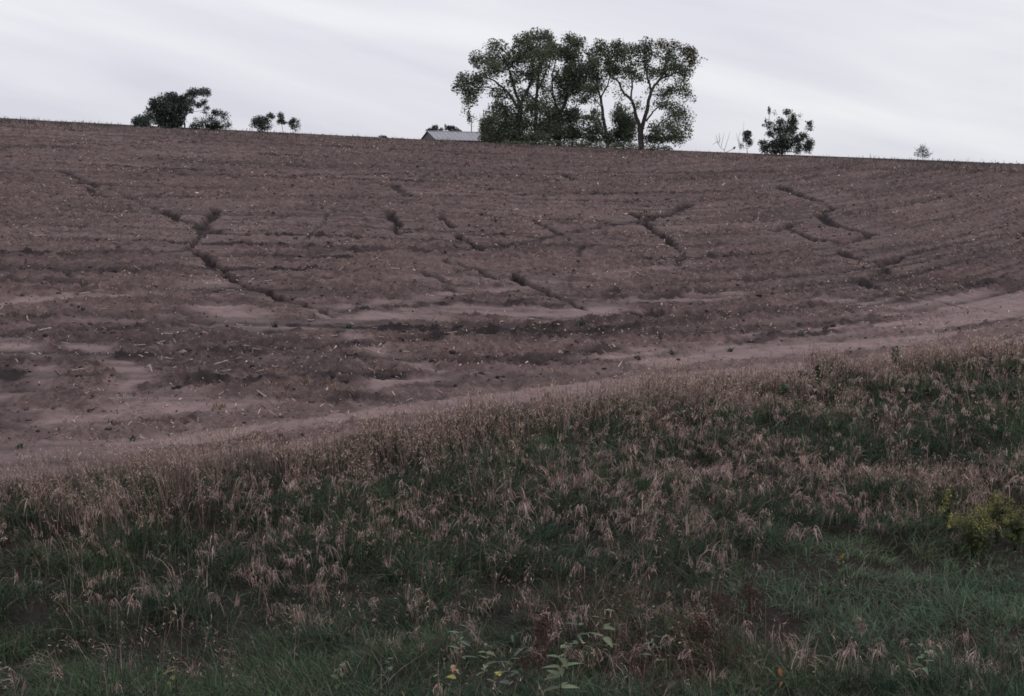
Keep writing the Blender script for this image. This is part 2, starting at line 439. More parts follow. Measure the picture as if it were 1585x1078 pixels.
M_CLOD = col_material('soil_clod', 1.0, 0.0, 0.3, 0.05)
M_BARK = flat_material('bark', (0.045, 0.038, 0.036), (0.085, 0.072, 0.068), 5.0)
M_ROOF = flat_material('galvanised_roof', (0.30, 0.295, 0.325), (0.36, 0.35, 0.38), 0.8, 0.55, 0.3)
M_WALL = flat_material('weathered_wall', (0.15, 0.15, 0.17), (0.20, 0.195, 0.22), 1.5)
M_POLE = flat_material('weathered_wood', (0.14, 0.12, 0.11), (0.20, 0.17, 0.16), 3.0)

# ------------------------------------------------------------------ the ground sheet
def build_ground():
    fine = np.linspace(-22.5, 22.5, 610)
    rest = np.concatenate([np.linspace(-180, -60, 26)[:-1], np.linspace(-60, -22.5, 26)[:-1]])
    rest2 = np.concatenate([np.linspace(22.5, 60, 26)[1:], np.linspace(60, 180, 26)[1:-1]])
    th = np.radians(np.concatenate([rest, fine, rest2]))
    d = np.concatenate([np.geomspace(0.6, 23, 70)[:-1], np.geomspace(23, 176, 550), np.geomspace(176, 4000, 44)[1:]])
    T, D = np.meshgrid(th, d)
    x = (D * np.sin(T)).ravel(); y = (D * np.cos(T)).ravel()
    dz, sed, dark, under, fs = detail(x, y)
    z = base_h(x, y) + dz
    nr, nc = len(d), len(th)
    i = np.arange(nr - 1)[:, None] * nc; j = np.arange(nc)[None, :]; j2 = (j + 1) % nc
    q = np.stack([i + j, i + j2, i + nc + j2, i + nc + j], -1).reshape(-1, 4)
    q = q[:, ::-1]
    # small cap at the centre
    cen = len(x)
    v = np.stack([x, y, z], -1)
    v = np.vstack([v, [[0, 0, base_h(np.array([0.]), np.array([0.]))[0]]]])
    tri = np.stack([np.full(nc, cen), (np.arange(nc) + 1) % nc, np.arange(nc)], -1)
    flat = np.concatenate([q.ravel(), tri.ravel()])
    sizes = np.concatenate([np.full(len(q), 4), np.full(len(tri), 3)])
    under2 = np.maximum(under, fs)
    col = np.stack([sed, dark, under2], -1); col = np.vstack([col, [[0, 0, 1]]])
    me = mesh_from('ground', v, flat, sizes, M_SOIL, col, smooth=True)
    tag(link('ground', me), 'eroded brown crop field rising to the ridge behind the grassy bank', 'ground', kind='structure')
build_ground()

# ------------------------------------------------------------------ blade strips
def strips(P, width, side, col, tips=True):
    """P: (N,K,3) centre lines, width (N,K), side (N,3) -> verts, faces (last level is a point)"""
    N, K, _ = P.shape
    w = width[..., None] * side[:, None, :] * 0.5
    Lf, Rt = P[:, :-1] - w[:, :-1], P[:, :-1] + w[:, :-1]
    V = np.concatenate([np.stack([Lf, Rt], 2).reshape(N, (K - 1) * 2, 3), P[:, -1:]], 1)
    nv = (K - 1) * 2 + 1
    f, sz = [], []
    for k in range(K - 2):
        f += [2 * k, 2 * k + 1, 2 * k + 3, 2 * k + 2]; sz.append(4)
    f += [2 * (K - 2), 2 * (K - 2) + 1, nv - 1]; sz.append(3)
    flat = (np.arange(N)[:, None] * nv + np.array(f)[None]).ravel()
    sizes = np.tile(np.array(sz), N)
    C = np.repeat(col, nv, 0)
    return V.reshape(-1, 3), flat, sizes, C
def joinv(parts):
    V, Fl, S, C, o = [], [], [], [], 0
    for v, f, s, c in parts:
        V.append(v); Fl.append(f + o); S.append(s); C.append(c); o += len(v)
    return np.vstack(V), np.concatenate(Fl), np.concatenate(S), np.vstack(C)

def blades(base, az, length, lean, droop, width, col, K=4):
    """arching blades: az lean direction, lean 0..1.5 horizontal share, droop lowers the tip"""
    N = len(base)
    t = np.linspace(0, 1, K)[None, :]
    hor = (lean[:, None] * (0.35 * t + 0.65 * t ** 2)) * length[:, None]
    ver = (t * np.sqrt(np.maximum(1 - np.minimum(lean, 0.95) ** 2 * 0.6, 0.1))[:, None] - droop[:, None] * t ** 2.4) * length[:, None]
    P = np.empty((N, K, 3))
    P[..., 0] = base[:, None, 0] + hor * np.cos(az)[:, None]
    P[..., 1] = base[:, None, 1] + hor * np.sin(az)[:, None]
    P[..., 2] = base[:, None, 2] + ver
    tw = az + math.pi / 2 + rng.normal(0, 0.7, N)
    side = np.stack([np.cos(tw), np.sin(tw), rng.normal(0, .25, N)], -1)
    wd = width[:, None] * (1 - 0.45 * t)
    return strips(P, wd, side, col), P[:, -1], P[:, -1] - P[:, -2]

def jitter_col(base, N, amp=0.25, hue=0.08):
    b = np.array(base)[None] * (1 + rng.normal(0, amp, (N, 1))).clip(0.4, 1.9)
    return (b * (1 + rng.normal(0, hue, (N, 3)))).clip(0.005, 0.9)

# ------------------------------------------------------------------ the grass bank
def grass_points(n, dmin=12.2, dmax=52, half=0.43, power=1.3):
    u = rng.uniform(-half, half, n)
    a, b = dmin ** (2 - power), dmax ** (2 - power)
    if abs(2 - power) < 1e-6: d = np.exp(rng.uniform(np.log(dmin), np.log(dmax), n))
    else: d = (a + (b - a) * rng.uniform(0, 1, n)) ** (1 / (2 - power))
    return u * d, d

SH = hit([1480, 1400, 1300], [880, 960, 900])
def zone_short(x, y):
    """the low sedge lawn at the right of the ditch"""
    c = np.array([6.6, 19.6])
    r = np.hypot((x - c[0]) / 4.0, (y - c[1]) / 3.6) + 0.6 * (fbm(x * 0.7, y * 0.7, 103, 3) - 0.5)
    return 1 - sstep(0.75, 1.15, r)
def zone_dry(x, y):
    s = y - y_edge(x)
    n = fbm(x * 0.55, y * 0.45, 107, 3)
    n2 = fbm(x * 1.6, y * 1.1, 109, 2)
    edge = sstep(-6.5, -1.0, s)
    return np.clip(0.10 + 0.75 * sstep(0.42, 0.62, 0.65 * n + 0.35 * n2 + 0.10 * edge) + 0.5 * edge, 0, 1)

def zone_red(x, y):
    """rusty weeds thick among the grass low in the ditch"""
    c = RC
    r = np.hypot((x - c[0]) / 2.3, (y - c[1]) / 2.6) + 0.9 * (fbm(x * 0.9, y * 0.9, 171, 3) - 0.5)
    return (1 - sstep(0.55, 1.1, r)) * sstep(.35, .6, fbm(x * 1.3, y * 1.3, 173, 2))
RC = hit([1030], [975])[0]
def build_grass():
    def edge_keep(x, y):
        return y - y_edge(x) + 2.4 * (fbm(x * 0.9, y * 0.7, 12, 3) - 0.5)
    # ---- green turf: short arching blades in every direction
    n = 25500
    x, y = grass_points(n, power=1.45)
    s = edge_keep(x, y)
    sh = zone_short(x, y); dr = zone_dry(x, y)
    lump = fbm(x * 0.9, y * 0.8, 113, 3)
    keep = (s < -0.3) & (rng.uniform(0, 1, n) < 1 - 0.35 * dr * sstep(-6, -1, s))
    x, y, s, sh, lump = x[keep], y[keep], s[keep], sh[keep], lump[keep]
    z = full_h(x, y)
    nb = 10
    N = len(x) * nb
    rep = lambda a: np.repeat(a, nb)
    r = np.abs(rng.normal(0, 0.10, N)); ph = rng.uniform(0, 2 * math.pi, N)
    base = np.stack([rep(x) + r * np.cos(ph), rep(y) + r * np.sin(ph), rep(z) - 0.04], -1)
    tl = (0.22 + 0.40 * sstep(.32, .68, lump)) * (1 - 0.35 * sh)
    length = rep(tl) * rng.uniform(0.6, 1.25, N)
    wind = -1.7 + 1.3 * (fbm(rep(x) * 0.35, rep(y) * 0.35, 117, 2) - 0.5) * 4
    az = np.where(rng.uniform(0, 1, N) < 0.5, ph, wind + rng.normal(0, .6, N))
    lean = np.abs(rng.normal(0.7, 0.3, N)); droop = np.abs(rng.normal(0.32, 0.2, N))
    dd = np.hypot(base[:, 0], base[:, 1])
    width = np.maximum(0.009, dd * 0.00050) * rng.uniform(.7, 1.4, N)
    shr = rep(sh)[:, None]
    colour = jitter_col((0.057, 0.088, 0.050), N, 0.42, 0.07) * (1 - shr) + jitter_col((0.132, 0.186, 0.108), N, 0.32, 0.06) * shr
    rz = rep(zone_red(x, y))[:, None] * (rng.uniform(0, 1, (N, 1)) < .7)
    colour = colour * (1 - rz) + jitter_col((0.085, 0.052, 0.044), N, .35, .08) * rz
    hue = rep(fbm(x * 0.45, y * 0.45, 119, 2))[:, None]
    colour = colour * (1 + (hue - .5) * np.array([[.6, .35, 0.1]]))
    dead = rng.uniform(0, 1, N) < 0.10
    colour[dead] = jitter_col((0.20, 0.155, 0.145), dead.sum(), .25, .05)
    part, _, _ = blades(base, az, length, lean, droop, width, colour, 4)
    me = mesh_from('green_grass', *part[:3], M_BLADE, part[3])
    tag(link('green_grass', me), 'dark green grass covering the roadside bank and ditch', 'grass', kind='stuff')

    # ---- dry grass
    parts = []
    # small drooping tufts hanging down the bank
    n = 17000
    x, y = grass_points(n, power=1.15)
    s = edge_keep(x, y); sh = zone_short(x, y)
    big = fbm(x * 0.33, y * 0.30, 105, 3)
    clus = big * .5 + fbm(x * 1.1, y * 0.8, 107, 3) * .25 + fbm(x * 3.0, y * 2.4, 109, 2) * .25
    up_ = sstep(14.0, 19.5, y)
    keep = (s < -.8) & (rng.uniform(0, 1, n) < (.06 + .80 * sstep(.45 + .06 * (1 - up_), .60, clus)) * (1 - sh) * (1 - .7 * zone_red(x, y)) * (.10 + .90 * up_))
    x, y, s = x[keep], y[keep], s[keep]
    z = full_h(x, y) + rng.uniform(.16, .38, len(x))
    nb = 11
    N = len(x) * nb; rep = lambda a: np.repeat(a, nb)
    wdir = rep(-1.57 + 1.1 * (fbm(x * 0.4, y * 0.4, 137, 2) - 0.5) * 3 + rng.normal(0, .6, len(x)))
    base = np.stack([rep(x), rep(y), rep(z)], -1) + rng.normal(0, .035, (N, 3)) * np.array([1, 1, .6])
    length = rep(rng.lognormal(-.1, .4, len(x)).clip(.4, 1.8)) * rng.uniform(.12, .36, N)
    dd = np.hypot(base[:, 0], base[:, 1])
    width = np.maximum(0.0075, dd * 0.00042) * rng.uniform(.7, 1.4, N)
    tint = rep(1 + rng.normal(0, .28, len(x)).clip(-.55, .6))[:, None]
    c = jitter_col((0.345, 0.256, 0.226), N, .3, .06) * tint
    part, _, _ = blades(base, wdir + rng.normal(0, .35, N), length, np.abs(rng.normal(.55, .22, N)), rep(rng.uniform(.25, 1.35, len(x))) + rng.normal(0, .2, N), width, c, 4)
    parts.append(part)
    # upright brome stand: thick along the field edge, thin elsewhere
    n = 27000
    x, y = grass_points(n, power=0.9)
    s = edge_keep(x, y); sh = zone_short(x, y)
    edge = sstep(-5.5, -1.8, s)
    pn = fbm(x * .5, y * .4, 139, 3)
    keep = (s < .5) & (rng.uniform(0, 1, n) < np.clip(.06 + .25 * sstep(.5, .65, pn) + edge * (.45 + .8 * sstep(.38, .6, pn)), 0, 1) * (1 - .95 * sh) * sstep(.6, -1.2, s).clip(.25, 1) * sstep(14.5, 19.5, y).clip(.12, 1))
    x, y, s, edge = x[keep], y[keep], s[keep], edge[keep]
    z = full_h(x, y)
    nb = 4
    N = len(x) * nb; rep = lambda a: np.repeat(a, nb)
    r = np.abs(rng.normal(0, 0.09, N)); ph = rng.uniform(0, 2 * math.pi, N)
    base = np.stack([rep(x) + r * np.cos(ph), rep(y) + r * np.sin(ph), rep(z) - 0.03], -1)
    es = sstep(1.2, -1.0, s).clip(.65, 1) * (1 + .28 * edge)
    length = rep((0.45 + 0.40 * fbm(x * 0.5, y * 0.5, 131, 2)) * es) * rng.uniform(.65, 1.25, N)
    az = -1.9 + 1.6 * (fbm(rep(x) * 0.3, rep(y) * 0.3, 137, 2) - 0.5) * 4 + rng.normal(0, 1.0, N)
    lean = np.abs(rng.normal(0.30, 0.20, N)); droop = np.abs(rng.normal(0.12, 0.12, N))
    dd = np.hypot(base[:, 0], base[:, 1])
    width = np.maximum(0.006, dd * 0.00030) * rng.uniform(.7, 1.3, N)
    cdry = jitter_col((0.29, 0.212, 0.180), N, .28, .06)
    brown = rng.uniform(0, 1, N) < 0.35
    cdry[brown] = jitter_col((0.115, 0.085, 0.078), brown.sum(), .25, .06)
    part, tip, tdir = blades(base, az, length, lean, droop, width, cdry, 4)
    parts.append(part)
    I = np.nonzero(rng.uniform(0, 1, N) < 0.38 + .3 * rep(edge))[0]
    ns = 7
    T = np.repeat(tip[I], ns, 0); Dv = np.repeat(tdir[I], ns, 0)
    k = len(T)
    b0 = T - Dv * rng.uniform(0, 1.2, (k, 1)) + rng.normal(0, .03, (k, 3))
    azs = np.arctan2(Dv[:, 1], Dv[:, 0]) + rng.normal(0, 1.2, k)
    dist = np.hypot(b0[:, 0], b0[:, 1])
    ln = rng.uniform(.035, .075, k) * (0.75 + dist / 60)
    d3 = np.stack([np.cos(azs) * .7, np.sin(azs) * .7, rng.normal(-.1, .6, k)], -1)
    P = b0[:, None, :] + d3[:, None, :] * (ln[:, None] * np.array([0, .5, 1.0])[None])[..., None]
    wd = np.stack([np.full(k, .35), np.full(k, 1.0), np.zeros(k)], 1) * (np.maximum(.009, dist * .00042) * rng.uniform(.7, 1.3, k))[:, None]
    sa = rng.uniform(0, 2 * math.pi, k)
    side = np.stack([np.cos(sa), np.sin(sa), rng.normal(0, .5, k)], -1)
    parts.append(strips(P, wd, side, jitter_col((0.430, 0.312, 0.262), k, .3, .06)))
    part = joinv(parts)
    me = mesh_from('dry_grass', *part[:3], M_DRY, part[3])
    tag(link('dry_grass', me), 'pinkish tan dry grass drooping over the roadside bank', 'grass', kind='stuff')

    # ---- weedy fringe along the skyline
    n = 13000
    px = rng.uniform(-60, 1650, n)
    xx = (px - 792.5) / FPX * 168
    yy = rng.uniform(158, 176, n)
    k = rng.uniform(0, 1, n) < 0.25 + 0.9 * sstep(.4, .65, fbm(xx * .12, yy * .02, 141, 3))
    xx, yy = xx[k], yy[k]; n = len(xx)
    base = np.stack([xx, yy, full_h(xx, yy) - .02], -1)
    part, _, _ = blades(base, rng.uniform(0, 6.3, n), rng.uniform(.12, .60, n) * (0.45 + 1.1 * fbm(xx * .2, yy * 0, 143, 2)), np.abs(rng.normal(.4, .3, n)),
                        np.abs(rng.normal(.1, .1, n)), rng.uniform(.03, .07, n), jitter_col((0.080, 0.078, 0.060), n, .35, .08), 3)
    me = mesh_from('crest_grass', *part[:3], M_BLADE, part[3])
    tag(link('crest_grass', me), 'thin dark weedy grass fringe along the field skyline', 'grass', kind='stuff')
build_grass()

# ------------------------------------------------------------------ soil clods and corn residue
ICO_V = None
def ico():
    p = (1 + 5 ** .5) / 2
    v = np.array([(-1, p, 0), (1, p, 0), (-1, -p, 0), (1, -p, 0), (0, -1, p), (0, 1, p), (0, -1, -p), (0, 1, -p), (p, 0, -1), (p, 0, 1), (-p, 0, -1), (-p, 0, 1)], float)
    v /= np.linalg.norm(v[0])
    f = np.array([(0,11,5),(0,5,1),(0,1,7),(0,7,10),(0,10,11),(1,5,9),(5,11,4),(11,10,2),(10,7,6),(7,1,8),(3,9,4),(3,4,2),(3,2,6),(3,6,8),(3,8,9),(4,9,5),(2,4,11),(6,2,10),(8,6,7),(9,8,1)])
    return v, f
IV, IF = ico()
def field_points(n, dmin, dmax, power, half=0.44):
    x, y = grass_points(n, dmin, dmax, half, power)
    k = y > y_edge(x) + 0.8
    return x[k], y[k]

def build_clods():
    x, y = field_points(21000, 24, 140, 1.5)
    dz, sed, dark, under, fs = detail(x, y)
    n_ = fbm(x * .35, y * .35, 151, 3)
    k = rng.uniform(0, 1, len(x)) < np.clip((1 - 1.15 * sed) * (0.15 + 1.0 * sstep(.35, .62, n_)) + .8 * dark, .05, 1)
    x, y = x[k], y[k]; z = base_h(x, y) + dz[k]
    n = len(x)
    sz = rng.lognormal(math.log(.026), .5, n).clip(.012, .085) * (0.8 + y / 120) * (1 - .45 * sed[k])
    ang = rng.uniform(0, 2 * math.pi, n)
    v = IV[None] * (1 + rng.normal(0, .22, (n, 12, 1)))
    st = np.stack([rng.uniform(.8, 1.5, n), rng.uniform(.7, 1.1, n), rng.uniform(.4, .75, n)], -1)
    v = v * st[:, None, :] * sz[:, None, None]
    ca, sa = np.cos(ang)[:, None], np.sin(ang)[:, None]
    v = np.stack([v[..., 0] * ca - v[..., 1] * sa, v[..., 0] * sa + v[..., 1] * ca, v[..., 2]], -1)
    v += np.stack([x, y, z + sz * .12], -1)[:, None, :]
    flat = (np.arange(n)[:, None, None] * 12 + IF[None]).ravel()
    col = np.repeat(jitter_col((0.074, 0.057, 0.060), n, .3, .05), 12, 0)
    me = mesh_from('soil_crumbs', v.reshape(-1, 3), flat, np.full(n * 20, 3), M_CLOD, col)
    tag(link('soil_crumbs', me), 'loose dark soil crumbs strewn over the tilled strips of the field', 'soil', kind='stuff')
build_clods()

def build_residue():
    x, y = field_points(135000, 23, 168, 1.1)
    dz, sed, dark, under, fs = detail(x, y)
    n_ = fbm(x * .25, y * .2, 161, 3)
    k = rng.uniform(0, 1, len(x)) < np.clip(.12 + .9 * sstep(.35, .65, n_) - .45 * sed + .5 * sstep(2.2, .6, y - y_edge(x)), .05, 1)
    x, y = x[k], y[k]; z = base_h(x, y) + dz[k]; n = len(x)
    ln = rng.lognormal(math.log(.085), .55, n).clip(.03, .42) * (.75 + y / 190)
    wd = np.maximum(rng.uniform(.012, .03, n), y * .00052 * rng.uniform(.4, 1.2, n))
    az = rng.uniform(0, 2 * math.pi, n)
    up = np.abs(rng.normal(.15, .35, n)).clip(0, 1.2)
    d = np.stack([np.cos(az), np.sin(az), up], -1)
    P = np.stack([x, y, z + .02], -1)[:, None, :] + d[:, None, :] * (ln[:, None] * np.array([-.35, .3, .65])[None])[..., None]
    P[:, 1, 2] += rng.uniform(0, .03, n)
    side = np.stack([-np.sin(az), np.cos(az), rng.normal(0, .6, n)], -1)
    w = np.stack([np.full(n, 1.), np.full(n, 1.1), np.zeros(n)], 1) * wd[:, None]
    c = jitter_col((0.40, 0.310, 0.260), n, .38, .07)
    b = rng.uniform(0, 1, n) < .5
    c[b] = jitter_col((0.17, 0.120, 0.098), b.sum(), .25, .06)
    part = strips(P, w, side, c)
    me = mesh_from('corn_residue', *part[:3], M_DRY, part[3])
    tag(link('corn_residue', me), 'pale shredded corn leaves and stalk bits littering the soil', 'residue', kind='stuff')
build_residue()

def tube(pts, rad, sides=6, cap=True):
    """one swept tube: verts, face list"""
    pts = np.asarray(pts, float); n = len(pts)
    tan = np.gradient(pts, axis=0); tan /= np.maximum(np.linalg.norm(tan, axis=1, keepdims=True), 1e-9)
    ref = np.array([0.3, 1.0, 0.1]); ref /= np.linalg.norm(ref)
    if abs(tan[0] @ ref) > .95: ref = np.array([1., .1, .2]); ref /= np.linalg.norm(ref)
    a = np.cross(tan, ref); a /= np.maximum(np.linalg.norm(a, axis=1, keepdims=True), 1e-9)
    b = np.cross(tan, a)
    ang = np.arange(sides) * 2 * math.pi / sides
    ring = np.cos(ang)[None, :, None] * a[:, None] + np.sin(ang)[None, :, None] * b[:, None]
    rad = np.broadcast_to(np.asarray(rad, float), (n,))
    V = (pts[:, None] + ring * rad[:, None, None]).reshape(-1, 3)
    i = np.arange(n - 1)[:, None] * sides; j = np.arange(sides)[None]; j2 = (j + 1) % sides
    q = np.stack([i + j, i + j2, i + sides + j2, i + sides + j], -1).reshape(-1, 4)
    flat = q.ravel(); sizes = np.full(len(q), 4)
    if cap:
        flat = np.concatenate([flat, np.arange(sides)[::-1], (n - 1) * sides + np.arange(sides)])
        sizes = np.concatenate([sizes, [sides, sides]])
    return V, flat, sizes
def tubes_mesh(name, tubes, mat, col=None, smooth=True):
    parts = [(v, f, s, np.tile(np.array(col if col is not None else (1, 1, 1)), (len(v), 1))) for v, f, s in tubes]
    V, Fl, S, C = joinv(parts)
    return mesh_from(name, V, Fl, S, mat, C, smooth)

def build_stalk_things():
    protos = []
    for k in range(5):
        ln = (.30, .24, .36, .20, .28)[k]
        xs = np.linspace(-.5, .5, 7) * ln
        pts = np.stack([xs, .05 * ln * np.sin(xs / ln * 4 + k), .012 + .02 * (xs / ln) ** 2], -1)
        rad = .011 * np.array([.75, 1, 1.3, 1, 1, 1.3, .6]) * (1 + .12 * k % .3)
        me = tubes_mesh('corn_stalk', [tube(pts, rad, 6)], M_DRY, [(0.42, .335, .30), (.36, .28, .25), (.46, .38, .35), (.33, .25, .22), (.40, .31, .28)][k])
        protos.append(me)
    spots = [(352,455),(358,459),(236,575),(180,597),(120,580),(520,519),(588,537),(625,545),(680,606),(632,517),(820,500),(868,490),
             (1000,452),(1024,450),(905,520),(925,478),(1144,442),(1165,446),(1230,452),(1090,516),(398,543),(350,575),(372,580),(250,560),
             (165,478),(130,456),(1222,380),(1216,383),(470,525),(300,510),(262,523),(455,536),(70,520),(210,518),(700,518)]
    P = hit([s[0] for s in spots], [s[1] for s in spots])
    xr, yr = field_points(700, 28, 75, 1.2, .40)
    dz, sed, dark, under, fs = detail(xr, yr)
    k = rng.uniform(0, 1, len(xr)) < (1 - .85 * sed)
    xr, yr = xr[k][:165], yr[k][:165]
    X = np.concatenate([P[:, 0], xr]); Y = np.concatenate([P[:, 1], yr]); Z = full_h(X, Y); SD = detail(X, Y)[1]
    for i in range(len(X)):
        o = link('corn_stalk', protos[i % 5], loc=(X[i], Y[i], Z[i] + .012), rot=(0, -abs(rng.normal(0, .22)), rng.uniform(0, 6.28)))
        sc = rng.uniform(.8, 1.35) * (1.15 if i < len(P) else 1)
        o.scale = (sc, sc * 1.2, sc * 1.2)
        zone = ('on the smooth pale silt', 'stalks on the pale silt') if SD[i] > .55 else ('among dark clods of the lowest field strip', 'stalks on the lowest field strip') if Y[i] < 42 else ('on the lower slope above the clod strips', 'stalks on the lower slope') if Y[i] < 56 else ('high on the middle slope', 'stalks on the middle slope')
        tag(o, 'broken pale corn stalk lying ' + zone[0], 'corn stalk', zone[1])
    # larger clods
    cm = []
    for k in range(5):
        v = IV * (1 + rng.normal(0, .2, (12, 1))) * np.array([1.3, 1, .65])
        cm.append(mesh_from('soil_clod', v, IF.ravel(), np.full(20, 3), M_CLOD, np.tile([[0.045, .036, .040]], (12, 1))))
    spots = [(140,635),(268,605),(276,603),(290,598),(328,596),(340,600),(405,584),(430,585),(455,600),(470,604),(515,594),(535,597),(590,583),(610,581),(630,576),
             (664,556),(668,561),(700,552),(770,587),(778,586),(745,580),(705,600),(678,590),(958,533),(968,535),(985,554),(1050,558),(1052,572),(990,556),(880,548),
             (1160,529),(1165,528),(790,506),(795,508),(552,530),(1278,507),(1290,505),(860,562),(1396,518),(1340,523),(540,480),(1330,547)]
    P = hit([s[0] for s in spots], [s[1] for s in spots]); Z = full_h(P[:, 0], P[:, 1])
    for i in range(len(P)):
        o = link('soil_clod', cm[i % 5], loc=(P[i, 0], P[i, 1], Z[i] + .02), rot=(0, 0, rng.uniform(0, 6.28)))
        o.scale = (rng.uniform(.045, .11),) * 3
        tag(o, 'large dark clod of soil lying where silt meets tilled ground', 'soil clod', 'large dark soil clods on the field')
build_stalk_things()

# ------------------------------------------------------------------ trees
def leaf_cloud(cen, rad, n, size, base_col, sub=7):
    """leaf-sized faces gathered in sub-clumps inside an ellipsoid"""
    sc = rng.normal(0, 1, (sub, 3)); sc /= np.maximum(np.linalg.norm(sc, axis=1, keepdims=True), 1e-6)
    sc *= rng.uniform(.15, .85, (sub, 1))
    pick = rng.integers(0, sub, n)
    p = sc[pick] + rng.normal(0, .38, (n, 3))
    pl = np.linalg.norm(p, axis=1, keepdims=True); p = p * np.where(pl > 1.25, 1.25 * rng.uniform(.5, 1, (n, 1)) / np.maximum(pl, 1e-6), 1)
    p = cen + p * rad
    a = rng.normal(0, 1, (n, 3)); a /= np.linalg.norm(a, axis=1, keepdims=True)
    b = np.cross(a, rng.normal(0, 1, (n, 3))); b /= np.maximum(np.linalg.norm(b, axis=1, keepdims=True), 1e-6)
    s = (size * rng.lognormal(-.1, .4, n).clip(.4, 1.9))[:, None]
    V = np.stack([p - a * s * .5, p + b * s * .36 + a * s * .05, p + a * s * .55, p - b * s * .36 + a * s * .05], 1).reshape(-1, 3)
    flat = np.arange(n * 4); sizes = np.full(n, 4)
    shade = (1 + .25 * rng.normal(0, 1, sub))[pick][:, None].clip(.5, 1.6)
    C = np.repeat(jitter_col(base_col, n, .25, .08) * shade, 4, 0)
    return V, flat, sizes, C

def smooth_line(P, per=4):
    P = np.asarray(P, float)
    if len(P) < 3:
        t = np.linspace(0, 1, per + 1)[:, None]
        return P[0] * (1 - t) + P[-1] * t
    out_ = []
    Q = np.vstack([2 * P[0] - P[1], P, 2 * P[-1] - P[-2]])
    for i in range(1, len(Q) - 2):
        for t in np.arange(per) / per:
            out_.append(.5 * ((2 * Q[i]) + (-Q[i - 1] + Q[i + 1]) * t + (2 * Q[i - 1] - 5 * Q[i] + 4 * Q[i + 1] - Q[i + 2]) * t * t + (-Q[i - 1] + 3 * Q[i] - 3 * Q[i + 1] + Q[i + 2]) * t ** 3))
    out_.append(P[-1])
    return np.array(out_)

